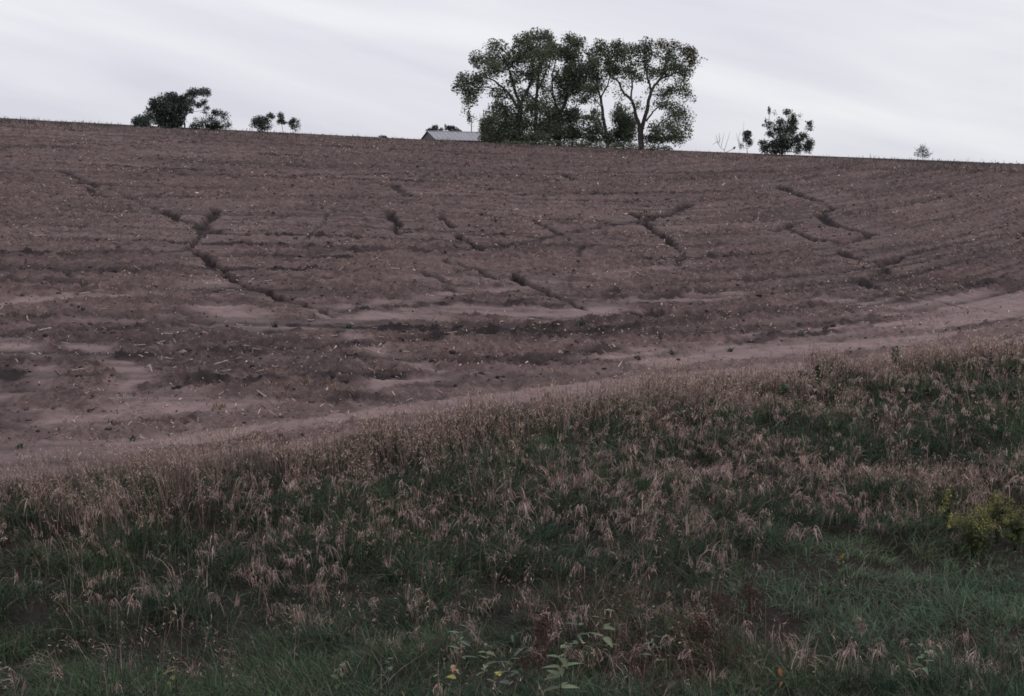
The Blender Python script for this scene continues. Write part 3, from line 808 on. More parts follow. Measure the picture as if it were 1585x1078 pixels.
def make_tree(name, label, cat, Y, conv, limbs, clumps, leaf=.17, dens=1.0, colr=(0.132, 0.156, 0.108), depth=.6, group=None, twig_r=.02, bare=(), fill=0.0, puff=1.18):
    """limbs: (points in picture units, r0, r1, sideways depth at the end); clumps: (cx, cy, rx, ry[, density[, colour]])"""
    b0 = conv(*limbs[0][0][0])
    bx = at(b0[0], b0[1], Y)
    gz = float(full_h([bx[0]], [Y])[0])
    root = empty(name, (bx[0], Y, gz))
    tag(root, label, cat, group)
    org = np.array([bx[0], Y, gz])
    mpp = Y / FPX
    lines = []
    for i, (pts, r0, r1, dyend) in enumerate(limbs):
        pp = np.array([conv(*p) for p in pts], float)
        sy = 0.0
        if lines and i > 0:
            w0 = at(pp[0, 0], pp[0, 1], Y)
            best = min(((np.hypot(l[:, 0] - w0[0], l[:, 2] - w0[2])).min(), k) for k, (l, _) in enumerate(lines))
            l = lines[best[1]][0]; q = np.hypot(l[:, 0] - w0[0], l[:, 2] - w0[2]).argmin(); sy = l[q, 1] - Y
        t = np.linspace(0, 1, len(pp))
        ys = Y + sy + (dyend - sy) * t ** 1.3 if i else Y + dyend * t ** 1.5
        W3 = at(pp[:, 0], pp[:, 1], ys)
        if i == 0 or pts[0][1] >= limbs[0][0][0][1] - 6:
            W3 = np.vstack([[W3[0, 0], W3[0, 1], min(gz, W3[0, 2]) - .15], W3])
        Ls = smooth_line(W3, 4)
        Ls[1:-1] += rng.normal(0, mpp * .5, (len(Ls) - 2, 3))
        rr = np.linspace(r0, r1, len(Ls))
        if i == 0: rr[:2] *= 1.25
        lines.append((Ls, rr))
        o = link('trunk' if i == 0 else 'branch', tubes_mesh('limb', [tube(Ls - org, rr, 7)], M_BARK), root)
    allp = np.vstack([l for l, _ in lines])
    tw, leaves = [], []
    for c in clumps:
        cx, cy, rx, ry = c[:4]
        dn = c[4] if len(c) > 4 else 1.0
        cc = c[5] if len(c) > 5 else colr
        p0, p1 = np.array(conv(cx, cy)), np.array(conv(cx + rx, cy + ry))
        rxm, rym = (p1 - p0) * mpp * puff
        w = at(p0[0], p0[1], Y)
        k = (np.hypot(allp[:, 0] - w[0], allp[:, 2] - w[2]) + .3 * np.maximum(allp[:, 2] - w[2], 0)).argmin()
        yy = allp[k, 1] + rng.normal(0, depth) * (rxm + rym) * .5
        w = at(p0[0], p0[1], yy)
        rad = np.array([rxm, (rxm + rym) * .5, rym])
        n = int(dn * dens * 2.9 * math.pi * rxm * rym / (leaf * leaf * .40))
        if n > 3:
            leaves.append(leaf_cloud(w - org, rad, n, leaf, cc, 8))
        a = allp[k]
        mid = (a + w) / 2 + rng.normal(0, .12, 3) * np.linalg.norm(w - a) + np.array([0, 0, .08 * np.linalg.norm(w - a)])
        l = smooth_line(np.vstack([a, mid, w]), 3)
        tw.append(tube(l - org, np.linspace(twig_r * 1.6, twig_r * .7, len(l)), 4))
        for q in range(5):
            dv = rng.normal(0, 1, 3); dv[2] = abs(dv[2]) * .8; dv /= np.linalg.norm(dv)
            e2 = w + dv * rad * rng.uniform(.6, 1.1)
            l = smooth_line(np.vstack([l[-2], (w + e2) / 2 + rng.normal(0, .08, 3), e2]), 2) if q == 0 else smooth_line(np.vstack([w, (w + e2) / 2 + rng.normal(0, .08, 3), e2]), 2)
            tw.append(tube(l - org, np.linspace(twig_r * .8, twig_r * .35, len(l)), 3))
    if clumps and fill > 0:                        # loose foliage along the limbs between the main clumps
        cxy = np.array([conv(c[0], c[1]) for c in clumps]); rr_ = np.array([conv(c[0] + c[2], c[1] + c[3]) for c in clumps]) - cxy
        for Ls, _ in lines[1:]:
            for q in Ls[len(Ls) // 3::2]:
                w = q + rng.normal(0, .35, 3)
                leaves.append(leaf_cloud(w - org, np.array([.95, .95, .8]), int(fill * 26 / (leaf / .17) ** 2), leaf * .9, colr, 6))
        for _ in range(int(len(clumps) * 1.2)):
            a_, b_ = rng.integers(0, len(clumps), 2)
            if np.hypot(*(cxy[a_] - cxy[b_])) * mpp > 3.2: continue
            m_ = (cxy[a_] + cxy[b_]) / 2
            w = at(m_[0], m_[1], Y + rng.normal(0, .8))
            leaves.append(leaf_cloud(w - org, np.array([.8, .8, .6]), int(fill * 60 / (leaf / .17) ** 2), leaf, colr, 8))
    for pts in bare:
        pp = np.array([conv(*p) for p in pts], float)
        yv = Y + rng.normal(0, .4) * np.linspace(0, 1, len(pp))
        l = smooth_line(at(pp[:, 0], pp[:, 1], yv), 3)
        tw.append(tube(l - org, np.linspace(twig_r * 1.3, twig_r * .5, len(l)), 4))
    crown = None
    if leaves:
        V, Fl, S, C = joinv(leaves)
        crown = link('crown', mesh_from('crown', V, Fl, S, M_LEAF, C), root)
        tag(crown, kind='stuff')
    if tw:
        t_ = link('twigs', tubes_mesh('twigs', tw, M_BARK), root); tag(t_, kind='stuff')
    return root

cA = lambda X, Yp: (640 + X / 3.302, 20 + Yp / 3.302)      # reading of the big clump
cL = lambda X, Yp: (160 + X / 4.403, 110 + Yp / 4.403)     # reading of the left group
cR = lambda X, Yp: (1080 + X / 7.548, 150 + Yp / 7.548)    # reading of the right bushes
YEL = (0.115, 0.105, 0.060)
make_tree('cottonwood_tree', 'broad dark tree nearest the barn, leftmost of the large ridge-top clump', 'tree', 181, cA,
    [([(545,668),(547,600),(545,500),(550,450)], .42, .30, 0),
     ([(547,500),(505,440),(470,395),(415,350),(370,330)], .22, .07, -1.5), ([(545,480),(522,405),(500,330),(470,250),(430,190)], .22, .06, 1.2),
     ([(552,455),(590,380),(612,310),(600,230),(585,160)], .22, .06, -1.0), ([(470,395),(400,385),(340,380),(285,400),(280,470),(290,530)], .10, .03, -2.0),
     ([(620,668),(625,560),(628,450),(638,330),(645,230),(650,140)], .32, .07, 2.0), ([(632,400),(670,320),(700,240),(705,180)], .14, .05, 1.0),
     ([(505,440),(450,430),(400,420)], .09, .04, -.5), ([(628,450),(600,420),(560,390)], .09, .04, 2.4)],
    [(235,380,34,30),(270,345,42,34),(295,400,50,36),(330,350,46,42),(285,455,32,36,.8),(285,535,11,34,.7),(340,235,42,38),(385,290,56,46),(420,180,50,34),(400,240,46,38),
     (470,265,52,46),(540,140,32,30),(580,150,42,38,1.2),(640,130,56,38,1.3),(690,118,26,26,1.2),(520,220,46,46,1.2),(600,215,66,52,1.2),(660,220,56,56,1.3),(706,180,38,46,1.2),
     (560,310,56,40,.7),(640,320,46,56,1.1),(520,345,46,36,.7),(440,420,46,32,.6),(470,500,80,40,1.1),(470,560,52,40,1.2),(440,470,40,30,.8),(560,430,50,40,.6),
     (620,480,70,50,1.2),(560,560,70,50,1.2),(640,590,70,50,1.4),(480,625,76,36,1.4),(470,600,50,30,1.3),(560,640,70,30,1.5),(680,400,30,60,.8),(650,640,60,30,1.5)], .20, 1.0, fill=3.6)
make_tree('cottonwood_tree', 'upright dark tree with forked trunk, second from the barn in large clump', 'tree', 184, cA,
    [([(742,668),(745,600),(750,520),(752,505)], .36, .28, 0),
     ([(750,512),(722,455),(708,390),(712,320),(730,240)], .2, .06, -1.4), ([(752,508),(778,450),(792,360),(800,270),(805,170)], .26, .07, 1.0),
     ([(790,380),(830,330),(880,300),(900,270)], .12, .05, 1.8), ([(785,430),(830,400),(870,380)], .1, .04, -.6), ([(800,270),(770,220),(755,190)], .1, .04, 0)],
    [(800,130,36,30),(840,165,38,36),(780,200,46,40,1.1),(745,200,34,36),(820,230,46,38),(800,290,44,42,.9),(785,360,50,56,1.4),(825,325,56,50,1.3),(880,300,46,40,1.2),
     (850,390,48,44,1.4),(760,430,34,40,1.2),(760,540,64,56,1.4),(830,530,36,44,1.1),(700,520,54,56,1.3),(740,620,76,46,1.5),(820,620,50,40,1.3),(690,610,40,50,1.4),(860,450,40,20,.7),(730,330,18,50,.6)], .20, 1.1, fill=3.6)
make_tree('cottonwood_tree', 'slender tree with thin left-leaning trunk beside the sky gap in large clump', 'tree', 182, cA,
    [([(992,672),(982,600),(968,530),(958,440)], .24, .18, 0), ([(958,440),(935,375),(905,330),(890,270)], .14, .05, -1.0),
     ([(958,440),(968,410),(1000,350),(1020,270),(1040,200)], .12, .04, 1.2), ([(962,480),(920,450),(880,430)], .07, .03, .6), ([(940,390),(945,300),(950,210)], .09, .04, .5)],
    [(950,178,42,34),(905,222,36,30,.8),(940,260,46,40,1.1),(992,220,38,36),(925,325,46,42,1.2),(900,385,46,34,1.1),(1040,180,42,36,1.1),(1060,240,46,42,1.1),(1000,290,44,34,.9),
     (1055,300,44,34,.9),(880,440,30,22,.7),(930,520,36,44,.7),(945,590,40,40,.9),(895,620,44,40,1.1),(880,555,28,40,.6),(985,630,30,34,.9),(930,650,50,20,1.4),(960,380,30,20,.6)], .20, 1.0, fill=3.6)
make_tree('cottonwood_tree', 'open-crowned tree with wide forking limbs, rightmost of the large clump', 'tree', 180, cA,
    [([(1165,682),(1160,620),(1157,585)], .40, .34, 0), ([(1157,590),(1135,510),(1112,445),(1070,405),(1045,350),(1005,330)], .26, .06, -1.4),
     ([(1165,600),(1192,500),(1215,405),(1260,345),(1330,312),(1400,295)], .28, .06, 1.2), ([(1215,405),(1195,330),(1182,240),(1185,180)], .15, .05, -.8),
     ([(1112,445),(1115,360),(1112,280),(1112,215)], .13, .05, .8), ([(1190,555),(1225,505),(1265,478),(1340,455)], .12, .04, -1.8),
     ([(1260,345),(1290,260),(1300,190)], .11, .04, 2.0), ([(1330,312),(1390,240),(1420,220)], .07, .03, 1.5), ([(1215,420),(1290,420),(1360,390)], .08, .03, 1.8)],
    [(1112,205,36,40,.9),(1190,178,42,38,.9,(0.082,.084,.062)),(1182,240,42,46,.8),(1212,290,42,40,.7),(1278,165,32,30,.7,YEL),(1322,185,38,36,.7,YEL),(1300,240,46,42,.7),(1390,215,46,40,1.1,YEL),(1424,260,22,42,.9,YEL),
     (1340,280,46,38,.8),(1270,312,40,34,.7),(1112,290,42,38,.9),(1142,330,36,28,.8),(1365,375,44,38,.7),(1290,410,48,38,.7),(1402,405,26,40,.5),(1395,300,36,26,1.0),
     (1330,500,52,46,.8),(1392,540,36,48,.6),(1270,455,36,28,.7),(1300,590,66,50,.9),(1370,625,44,44,.6),(1412,600,14,44,.5),(1240,600,36,46,1.0),(1150,470,20,36,.4),(1290,650,70,26,.9),(1215,655,50,26,1.3),(1435,440,12,18,.3)], .19, 1.0, fill=3.6)
make_tree('understory_shrub', 'dark round shrub filling the foot of the gap in large tree clump', 'shrub', 183, cA,
    [([(1075,675),(1072,620),(1065,560)], .10, .05, 0), ([(1072,630),(1095,580),(1110,540)], .06, .03, .5), ([(1072,640),(1040,600),(1030,560)], .06, .03, -.5)],
    [(1060,520,44,42),(1075,580,54,54,1.4),(1050,478,20,26,.7),(1105,625,40,44,1.4),(1045,640,54,36,1.4),(1120,560,30,40,1.1),(1000,650,24,20,1.0)], .16, 1.2)
make_tree('understory_shrub', 'low dense shrub at the barn end of the large tree clump', 'shrub', 179, cA,
    [([(380,660),(382,630),(385,560)], .07, .04, 0), ([(381,640),(400,610),(420,590)], .05, .03, .4)],
    [(400,555,46,40,1.2),(372,585,34,36,1.3),(352,585,18,18,.8),(375,610,36,36,1.2),(410,630,40,36,1.1),(360,640,26,22,1.3),(440,640,40,26,1.2)], .15, 1.2)
make_tree('low_scrub', 'low dark scrub running along the foot of the large tree clump', 'scrub', 177, lambda X, Yp: cA(X, Yp + 9),
    [([(860,680),(860,668),(862,655)], .05, .03, 0), ([(860,675),(700,668),(520,662)], .04, .02, .4), ([(860,676),(1020,676),(1200,688)], .04, .02, -.4)],
    [(460,658,50,12,.9),(540,662,60,14,1.0),(640,660,50,16,.9),(720,664,50,14,1.0),(800,662,40,18,.8),(870,664,50,16,1.0),(940,668,40,14,.8),(1040,672,50,16,.9),(1110,674,40,14,.9),(1220,678,40,16,.9),(1290,684,40,14,.8)], .15, 1.0)
# left group
DK = (0.085, 0.106, 0.088)
make_tree('cedar_shrub', 'low dark shrub at the left foot of the left tree group', 'shrub', 178, cL,
    [([(270,378),(268,355),(262,330)], .08, .04, 0), ([(269,365),(240,350),(225,335)], .05, .03, .3), ([(269,360),(300,335),(312,310)], .05, .03, -.3)],
    [(215,352,22,30,1.3),(228,325,14,14,.9),(260,330,30,28,1.2),(290,360,44,34,1.4),(312,305,34,38,1.3),(250,360,40,24,1.5)], .13, 1.3, DK)
make_tree('cedar_tree', 'dense dark round-topped tree, tallest mass of the left tree group', 'tree', 180, cL,
    [([(485,392),(480,330),(465,270)], .20, .14, 0), ([(478,330),(430,270),(420,210)], .12, .05, -.6), ([(470,290),(480,230),(470,180)], .12, .05, .6), ([(440,280),(370,250),(340,215)], .08, .04, -1), ([(482,345),(400,330),(360,310)], .07, .04, .8)],
    [(340,208,28,26,1.2),(340,250,36,34,1.3),(375,310,52,46,1.5),(415,205,50,44,1.5),(460,172,44,24,1.4),(485,210,50,44,1.5),(430,260,70,50,1.6),(505,275,50,54,1.5),(455,340,60,44,1.6),(522,330,34,52,1.4),(520,240,40,40,1.3),(400,350,50,30,1.0),(480,370,50,20,1.5)], .17, 1.1, DK)
make_tree('leaning_tree', 'tree with bare leaning trunk and flat top beside the round-topped tree', 'tree', 179, cL,
    [([(556,398),(556,330),(568,270),(590,210),(625,165),(660,140)], .12, .04, 0), ([(580,235),(620,235),(660,225),(690,210)], .05, .025, .8), ([(560,300),(600,280),(700,268)], .04, .02, -.6), ([(590,210),(565,195)], .05, .03, .5)],
    [(562,190,30,30,1.3),(618,150,42,30,1.4),(680,145,42,24,1.3),(708,160,20,18,1.1),(600,215,34,28,1.0),(640,235,30,20,.8),(680,215,28,20,1.0),(580,268,26,22,.9),(700,255,24,16,.7),(690,285,24,12,.4),(545,240,24,40,1.2)], .14, 1.2, DK)
make_tree('hawthorn_shrub', 'loose grey-green spreading shrub at the right foot of left tree group', 'shrub', 181, cL,
    [([(735,402),(735,375),(740,345)], .08, .05, 0), ([(736,370),(770,320),(785,285)], .05, .02, .5), ([(736,380),(690,350),(650,345)], .05, .02, -.5), ([(738,380),(800,350),(840,320)], .05, .02, .4), ([(738,388),(820,380),(855,365)], .04, .02, -.3)],
    [(635,375,40,26,1.2),(700,345,44,34,.6),(760,360,46,34,1.0),(782,288,38,24,1.1),(822,310,34,30,.6),(852,370,24,26,.7),(715,385,60,18,1.4),(800,390,40,16,.8),(740,320,30,20,.6),(630,330,20,16,.3)], .13, 1.0, (.045, .053, .046))
make_tree('young_tree', 'small leafy tree, left one of three small trees right of left group', 'tree', 182, cL,
    [([(1122,422),(1115,395),(1100,365),(1085,345)], .06, .03, 0), ([(1116,395),(1140,350),(1146,315)], .04, .02, .4), ([(1118,405),(1060,380),(1035,350)], .03, .015, -.4)],
    [(1058,350,34,30,1.3),(1085,372,36,26,1.2),(1100,330,32,22,1.1),(1146,310,22,18,1.2),(1050,328,18,18,.7),(1130,370,24,24,.5),(1010,385,20,24,.15),(1090,400,30,16,.6)], .14, 1.0, DK, puff=1.4)
make_tree('young_tree', 'thin upright small tree, middle one of three small ridge trees', 'tree', 183, cL,
    [([(1222,432),(1220,390),(1214,350),(1208,305)], .045, .02, 0), ([(1218,370),(1190,340)], .02, .01, .2), ([(1216,360),(1240,350)], .02, .01, -.2)],
    [(1208,306,18,18,1.3),(1216,342,22,16,1.1),(1192,350,16,14,.6),(1240,355,14,10,.4),(1212,325,14,20,1.0)], .13, 1.0, DK, puff=1.4)
make_tree('young_tree', 'small sparse rounded tree, right one of three small ridge trees', 'tree', 184, cL,
    [([(1304,428),(1300,390),(1292,355)], .035, .02, 0), ([(1301,395),(1322,375),(1332,350)], .02, .01, .3)],
    [(1288,350,22,20,1.3),(1300,335,16,12,1.0),(1312,385,24,24,.5),(1325,345,14,16,.3),(1290,380,16,16,.5)], .13, 1.0, DK, puff=1.4)
# right bushes
make_tree('bare_sapling', 'leafless leaning sapling just right of the large tree clump', 'sapling', 180, cR,
    [([(335,655),(290,610),(250,570),(238,520)], .035, .015, 0), ([(250,570),(215,520),(212,470)], .018, .01, .3), ([(245,550),(262,490),(255,440)], .018, .01, -.3)],
    [(430,600,14,16,.8)], .10, 1.0, DK, twig_r=.022, bare=[[(235,540),(215,440)],[(250,540),(250,420)],[(270,590),(310,420)],[(310,630),(380,410)],[(225,530),(170,560)]])
make_tree('young_tree', 'small tree with dark rounded top and bare side twigs left of right-hand bush', 'tree', 179, cR,
    [([(580,648),(575,600),(570,540),(578,470)], .045, .02, 0), ([(575,610),(500,560),(470,500)], .02, .01, .3), ([(573,590),(610,540)], .02, .01, -.2)],
    [(578,440,46,34,1.5),(582,425,38,24,1.3),(568,500,36,34,1.1),(596,545,34,34,1.0),(505,570,22,34,.35),(620,510,18,26,.5)], .11, 1.2, DK, twig_r=.022,
    bare=[[(490,620),(470,520),(450,430)],[(500,610),(480,480),(500,400)],[(540,620),(530,480),(540,300)],[(580,610),(640,560),(660,480)]])
make_tree('tall_bush', 'large dark many-stemmed bush on the ridge, rightmost leafy one', 'bush', 180, cR,
    [([(985,665),(985,580),(1000,480),(1040,380),(1060,250)], .13, .05, 0), ([(985,590),(900,500),(840,400),(832,300),(835,130)], .08, .02, -.7), ([(990,560),(960,430),(950,300)], .07, .03, .8),
     ([(990,620),(1150,560),(1240,470),(1310,330)], .08, .025, .6), ([(985,630),(860,590),(770,540)], .06, .03, -.6), ([(1000,480),(1090,330),(1120,230)], .06, .03, -.5), ([(990,640),(1180,640),(1290,560)], .06, .03, 0)],
    [(835,165,12,46,1.2),(835,330,40,36,1.3),(762,335,18,14,.7),(790,275,10,18,.6),(840,440,40,38,1.3),(958,285,44,36,1.2),(1050,180,40,30,1.4),(1112,230,34,36,1.3),(1085,300,60,46,1.5),(960,380,60,54,1.5),(1065,400,70,54,1.6),
     (1000,480,80,54,1.6),(880,560,54,50,1.4),(1000,580,84,70,1.6),(775,540,46,34,1.1),(790,610,52,40,1.5),(1100,500,50,46,1.4),(1310,312,38,30,1.1),(1310,375,42,28,.5),(1240,460,52,38,1.2),(1290,540,52,50,1.2),(1180,520,44,34,1.3),
     (1180,610,50,46,1.3),(1290,620,52,46,1.2),(900,640,100,24,1.6),(900,190,24,30,.15),(1190,230,26,50,.12),(1140,370,24,24,1.0)], .15, 1.0, DK, puff=1.35)
make_tree('bare_shrub', 'small leafless twiggy shrub alone on the skyline at far right', 'shrub', 180, lambda X, Yp: (1400 + X / 10, 210 + Yp / 10),
    [([(285,360),(284,310),(282,270)], .035, .02, 0), ([(284,310),(240,250),(220,200)], .02, .008, .3), ([(283,300),(320,240),(340,190)], .02, .008, -.3), ([(282,270),(285,190),(275,110)], .018, .006, .2), ([(284,330),(200,300),(165,250)], .018, .006, -.2), ([(284,330),(370,300),(410,250)], .018, .006, .2)],
    [(280,250,70,70,.30),(215,290,50,45,.28),(350,290,55,45,.28),(285,180,45,45,.16),(240,230,40,40,.2),(325,230,40,40,.2),(285,320,90,30,.4)],   .10, .9, (.06, .055, .05), twig_r=.022,
    bare=[[(280,270),(250,180),(240,120)],[(284,280),(310,180),(325,110)],[(240,250),(190,230),(150,180)],[(320,240),(370,220),(390,180)],[(200,300),(170,310),(140,280)],[(283,300),(270,220),(255,150)],[(370,300),(420,290),(450,240)]])
make_tree('distant_shrub', 'tiny rounded shrub on the skyline between small trees and barn', 'shrub', 190, lambda X, Yp: (X / 10, Yp / 10),
    [([(5920,2140),(5920,2110)], .04, .02, 0)], [(5920,2122,50,24,1.0),(5965,2132,40,18,.8),(5890,2135,30,14,.8)], .14, 1.1, DK)
cB = lambda X, Yp: (640 + X / 7.2, 160 + Yp / 7.2)
make_tree('distant_bush', 'dark bushy crown showing above the left end of the barn roof', 'bush', 330, cB,
    [([(235,330),(235,290),(240,265)], .12, .05, 0)], [(200,300,44,22,1.4),(240,265,30,24,1.3),(260,295,30,18,1.2),(160,305,20,14,1.0)], .24, 1.3, DK)
make_tree('distant_bush', 'wider dark bushy crown showing above the middle of the barn roof', 'bush', 332, cB,
    [([(400,330),(400,295),(405,270)], .12, .05, 0)], [(400,280,50,26,1.4),(360,250,10,22,.8),(460,300,50,18,1.2),(430,275,40,18,1.2),(310,295,24,18,1.3),(500,312,30,14,1.0)], .24, 1.3, DK)

# ------------------------------------------------------------------ barn and pole behind the ridge
def quad_mesh(name, polys, mat, thick=0.0):
    V, Fl, S = [], [], []
    for p in polys:
        o = len(V); V += [tuple(q) for q in p]; Fl += list(range(o, o + len(p))); S.append(len(p))
    return mesh_from(name, np.array(V, float), np.array(Fl), np.array(S), mat)
def box_poly(x0, x1, y0, y1, z0, z1):
    c = [(x0,y0,z0),(x1,y0,z0),(x1,y1,z0),(x0,y1,z0),(x0,y0,z1),(x1,y0,z1),(x1,y1,z1),(x0,y1,z1)]
    return [[c[i] for i in f] for f in ((3,2,1,0),(4,5,6,7),(0,1,5,4),(1,2,6,5),(2,3,7,6),(3,0,4,7))]
def slab(a, b, c, d, t):
    """sloped slab from four top corners, thickness t downwards"""
    lo = [(p[0], p[1], p[2] - t) for p in (a, b, c, d)]
    hi = [a, b, c, d]
    return [hi, lo[::-1]] + [[hi[i], lo[i], lo[(i + 1) % 4], hi[(i + 1) % 4]] for i in range(4)]
def build_barn():
    Y = 270.0
    pk = at(663, 203, Y + 0.0)                     # ridge end
    gz = float(full_h([pk[0]], [Y])[0])
    Wd, Ln = 8.4, 17.0
    eave = at(680, 217, Y)[2]
    ridge = pk[2]
    root = empty('barn', (pk[0], Y, gz))
    root.rotation_euler = (0, 0, math.radians(24))
    tag(root, 'low barn with pale metal gable roof half hidden behind the ridge', 'barn')
    he, hr = eave - gz, ridge - gz
    half = Wd / 2
    link('wall', quad_mesh('wall', box_poly(0.06, Ln - .06, -half + .1, half - .1, -1.0, he - .14), M_WALL), root)
    for gx in (0.0, Ln - .12):
        P = [(gx, -half + .12, he - .12), (gx, half - .12, he - .12), (gx, 0, hr - .16)]
        Q = [(gx + .12, p[1], p[2]) for p in P]
        polys = [P[::-1], Q, [P[0], P[1], Q[1], Q[0]], [P[1], P[2], Q[2], Q[1]], [P[2], P[0], Q[0], Q[2]]]
        link('gable', quad_mesh('gable', polys, M_WALL), root)
    sl = (hr - he) / half
    ov = .35
    for sgn in (-1, 1):
        a = (-.3, 0, hr); b = (Ln + .3, 0, hr)
        c = (Ln + .3, sgn * (half + ov), hr - sl * (half + ov)); d = (-.3, sgn * (half + ov), hr - sl * (half + ov))
        pr = slab(a, b, c, d, .06) if sgn < 0 else slab(b, a, d, c, .06)
        ro = link('roof', quad_mesh('roof', pr, M_ROOF), root)
        # standing ribs of the sheet metal
        ribs = []
        for k in range(19):
            xk = -.25 + k * (Ln + .5) / 18
            A = (xk, 0, hr + .001); B = (xk, sgn * (half + ov), hr - sl * (half + ov) + .001)
            ribs += [[(A[0]-.02, A[1], A[2]), (B[0]-.02, B[1], B[2]), (B[0], B[1], B[2]+.05), (A[0], A[1], A[2]+.05)], [(A[0]+.02, A[1], A[2]), (A[0], A[1], A[2]+.05), (B[0], B[1], B[2]+.05), (B[0]+.02, B[1], B[2])]]
        rb = link('roof_ribs', quad_mesh('roof_ribs', ribs, M_ROOF), ro); tag(rb, kind='stuff')
    link('ridge_cap', quad_mesh('ridge_cap', slab((-.35, -.22, hr + .005), (Ln + .35, -.22, hr + .005), (Ln + .35, 0, hr + .07), (-.35, 0, hr + .07), .03) + slab((Ln + .35, .22, hr + .005), (-.35, .22, hr + .005), (-.35, 0, hr + .07), (Ln + .35, 0, hr + .07), .03), M_ROOF), root)
build_barn()
def build_pole():
    Y = 300.0
    a = at(729.5, 184, Y)
    gz = float(full_h([a[0]], [Y])[0])
    root = empty('wooden_pole', (a[0], Y, gz)); tag(root, 'thin bare wooden pole rising behind the barn roof beside hanging foliage', 'pole')
    H = a[2] - gz
    link('post', tubes_mesh('post', [tube([(0, 0, -.6), (0.02, 0, H * .5), (0.05, 0, H)], [.14, .12, .10], 8)], M_POLE), root)
    link('cap', tubes_mesh('cap', [tube([(.05, 0, H), (.05, 0, H + .12)], [.13, .09], 8)], M_POLE), root)
build_pole()

# ------------------------------------------------------------------ weeds and flowers
def leaf_mesh(name, ln, wd, col, fold=.25, curl=.3):
    xs = np.array([0, .15, .4, .7, 1.0]) * ln
    ws = np.array([.08, .75, 1.0, .65, .02]) * wd * .5
    zs = -curl * ln * (xs / ln) ** 2
    V, C = [], []
    for x_, w_, z_ in zip(xs, ws, zs):
        V += [(x_, -w_, z_ + fold * w_), (x_, 0, z_), (x_, w_, z_ + fold * w_)]
        C += [np.array(col) * (1.0 + .1 * rng.normal()), np.array(col) * 1.3, np.array(col) * (1.0 + .1 * rng.normal())]
    Fl = []
    for i in range(4):
        a = i * 3
        Fl += [a, a + 3, a + 4, a + 1, a + 1, a + 4, a + 5, a + 2]
    return mesh_from(name, np.array(V), np.array(Fl), np.full(8, 4), M_BLADE, np.array(C), smooth=True)
def broad_plant(px, py, label, col, n=9, h=.75, leaf_l=.17, leaf_w=.06, tilt=(0, 0), up=.25):
    """(px, py): where the plant's top shows in the photograph"""
    d0 = 16.0
    for _ in range(6):
        p = at(px, py, d0); g = float(full_h([p[0]], [d0])[0])
        # slide along the line of sight until the top is h above the ground
        err = p[2] - (g + h); slope = (p[2] - CZ) / d0
        d0 = d0 + err / max(-slope, .1)
    p = at(px, py, d0); g = float(full_h([p[0]], [d0])[0])
    root = empty('broadleaf_weed', (p[0] - tilt[0], d0 - tilt[1], g)); tag(root, label, 'weed', 'broad-leaved weeds at the foot of the bank')
    stem = np.array([(0, 0, -.05), (tilt[0] * .3, tilt[1] * .3, h * .5), (tilt[0], tilt[1], h)])
    L_ = smooth_line(stem, 4)
    link('stem', tubes_mesh('stem', [tube(L_, np.linspace(.008, .003, len(L_)), 5)], M_BLADE, (0.10, .09, .06)), root)
    ms = [leaf_mesh('leaf', 1, leaf_w / leaf_l, np.array(col) * (1 + .12 * rng.normal(0, 1)), .25, rng.uniform(.1, .35)) for _ in range(3)]
    for i in range(n):
        t = 1 - (i / n) * .62
        q = L_[int(round(t * (len(L_) - 1)))]
        o = link('leaf', ms[i % 3], root, tuple(q + np.array([0, 0, .0])), (rng.normal(0, .2), -(up + rng.normal(0, .15) - .12 * (1 - t)), i * math.pi * .5 + (i // 2) * .55 + rng.normal(0, .2)))
        s_ = leaf_l * (0.5 + .55 * min(1, (i + 1) / 4)) * rng.uniform(.85, 1.15)
        o.scale = (s_,) * 3
PG = (0.160, 0.195, 0.120); PB = (0.115, .155, .122)
broad_plant(868, 1032, 'upright pale green weed with stacked paired leaves at the bottom edge', PG, 14, .62, .15, .055)
broad_plant(935, 945, 'pale weed with broad yellowish leaves, right of the two tall ones', PG, 9, .85, .19, .075)
broad_plant(895, 940, 'tall green weed with small leaves left of the broad yellowish one', PB, 10, .85, .14, .045)
broad_plant(712, 968, 'grey-green weed with narrow spreading leaves among the dark grass', PB, 8, .7, .17, .045)
broad_plant(752, 1000, 'bushy yellow-green weed low in the dark grass near bottom centre', PG, 11, .55, .12, .06)
broad_plant(790, 1020, 'weed with one bright flat leaf just left of the bottom stacked weed', PB, 6, .5, .19, .07)
broad_plant(795, 985, 'blue-green weed with a long leaf reaching up to the right', PB, 6, .6, .20, .05, up=.5)
broad_plant(525, 1030, 'small pale round-leaved weed left of centre at the bottom edge', PG, 8, .4, .11, .075)
broad_plant(600, 1020, 'small grey weed with rounded leaves between grass at bottom left of centre', PB, 7, .4, .10, .07)
broad_plant(265, 1045, 'little yellow-green weed in the bottom left grass', (.16, .18, .06), 7, .35, .10, .06)
broad_plant(1010, 985, 'thin green weed with drooping leaves right of the tall pair', PB, 8, .6, .15, .04)
broad_plant(1430, 1018, 'low bright green weed in the bottom right grass', (.09, .15, .085), 9, .4, .12, .06)

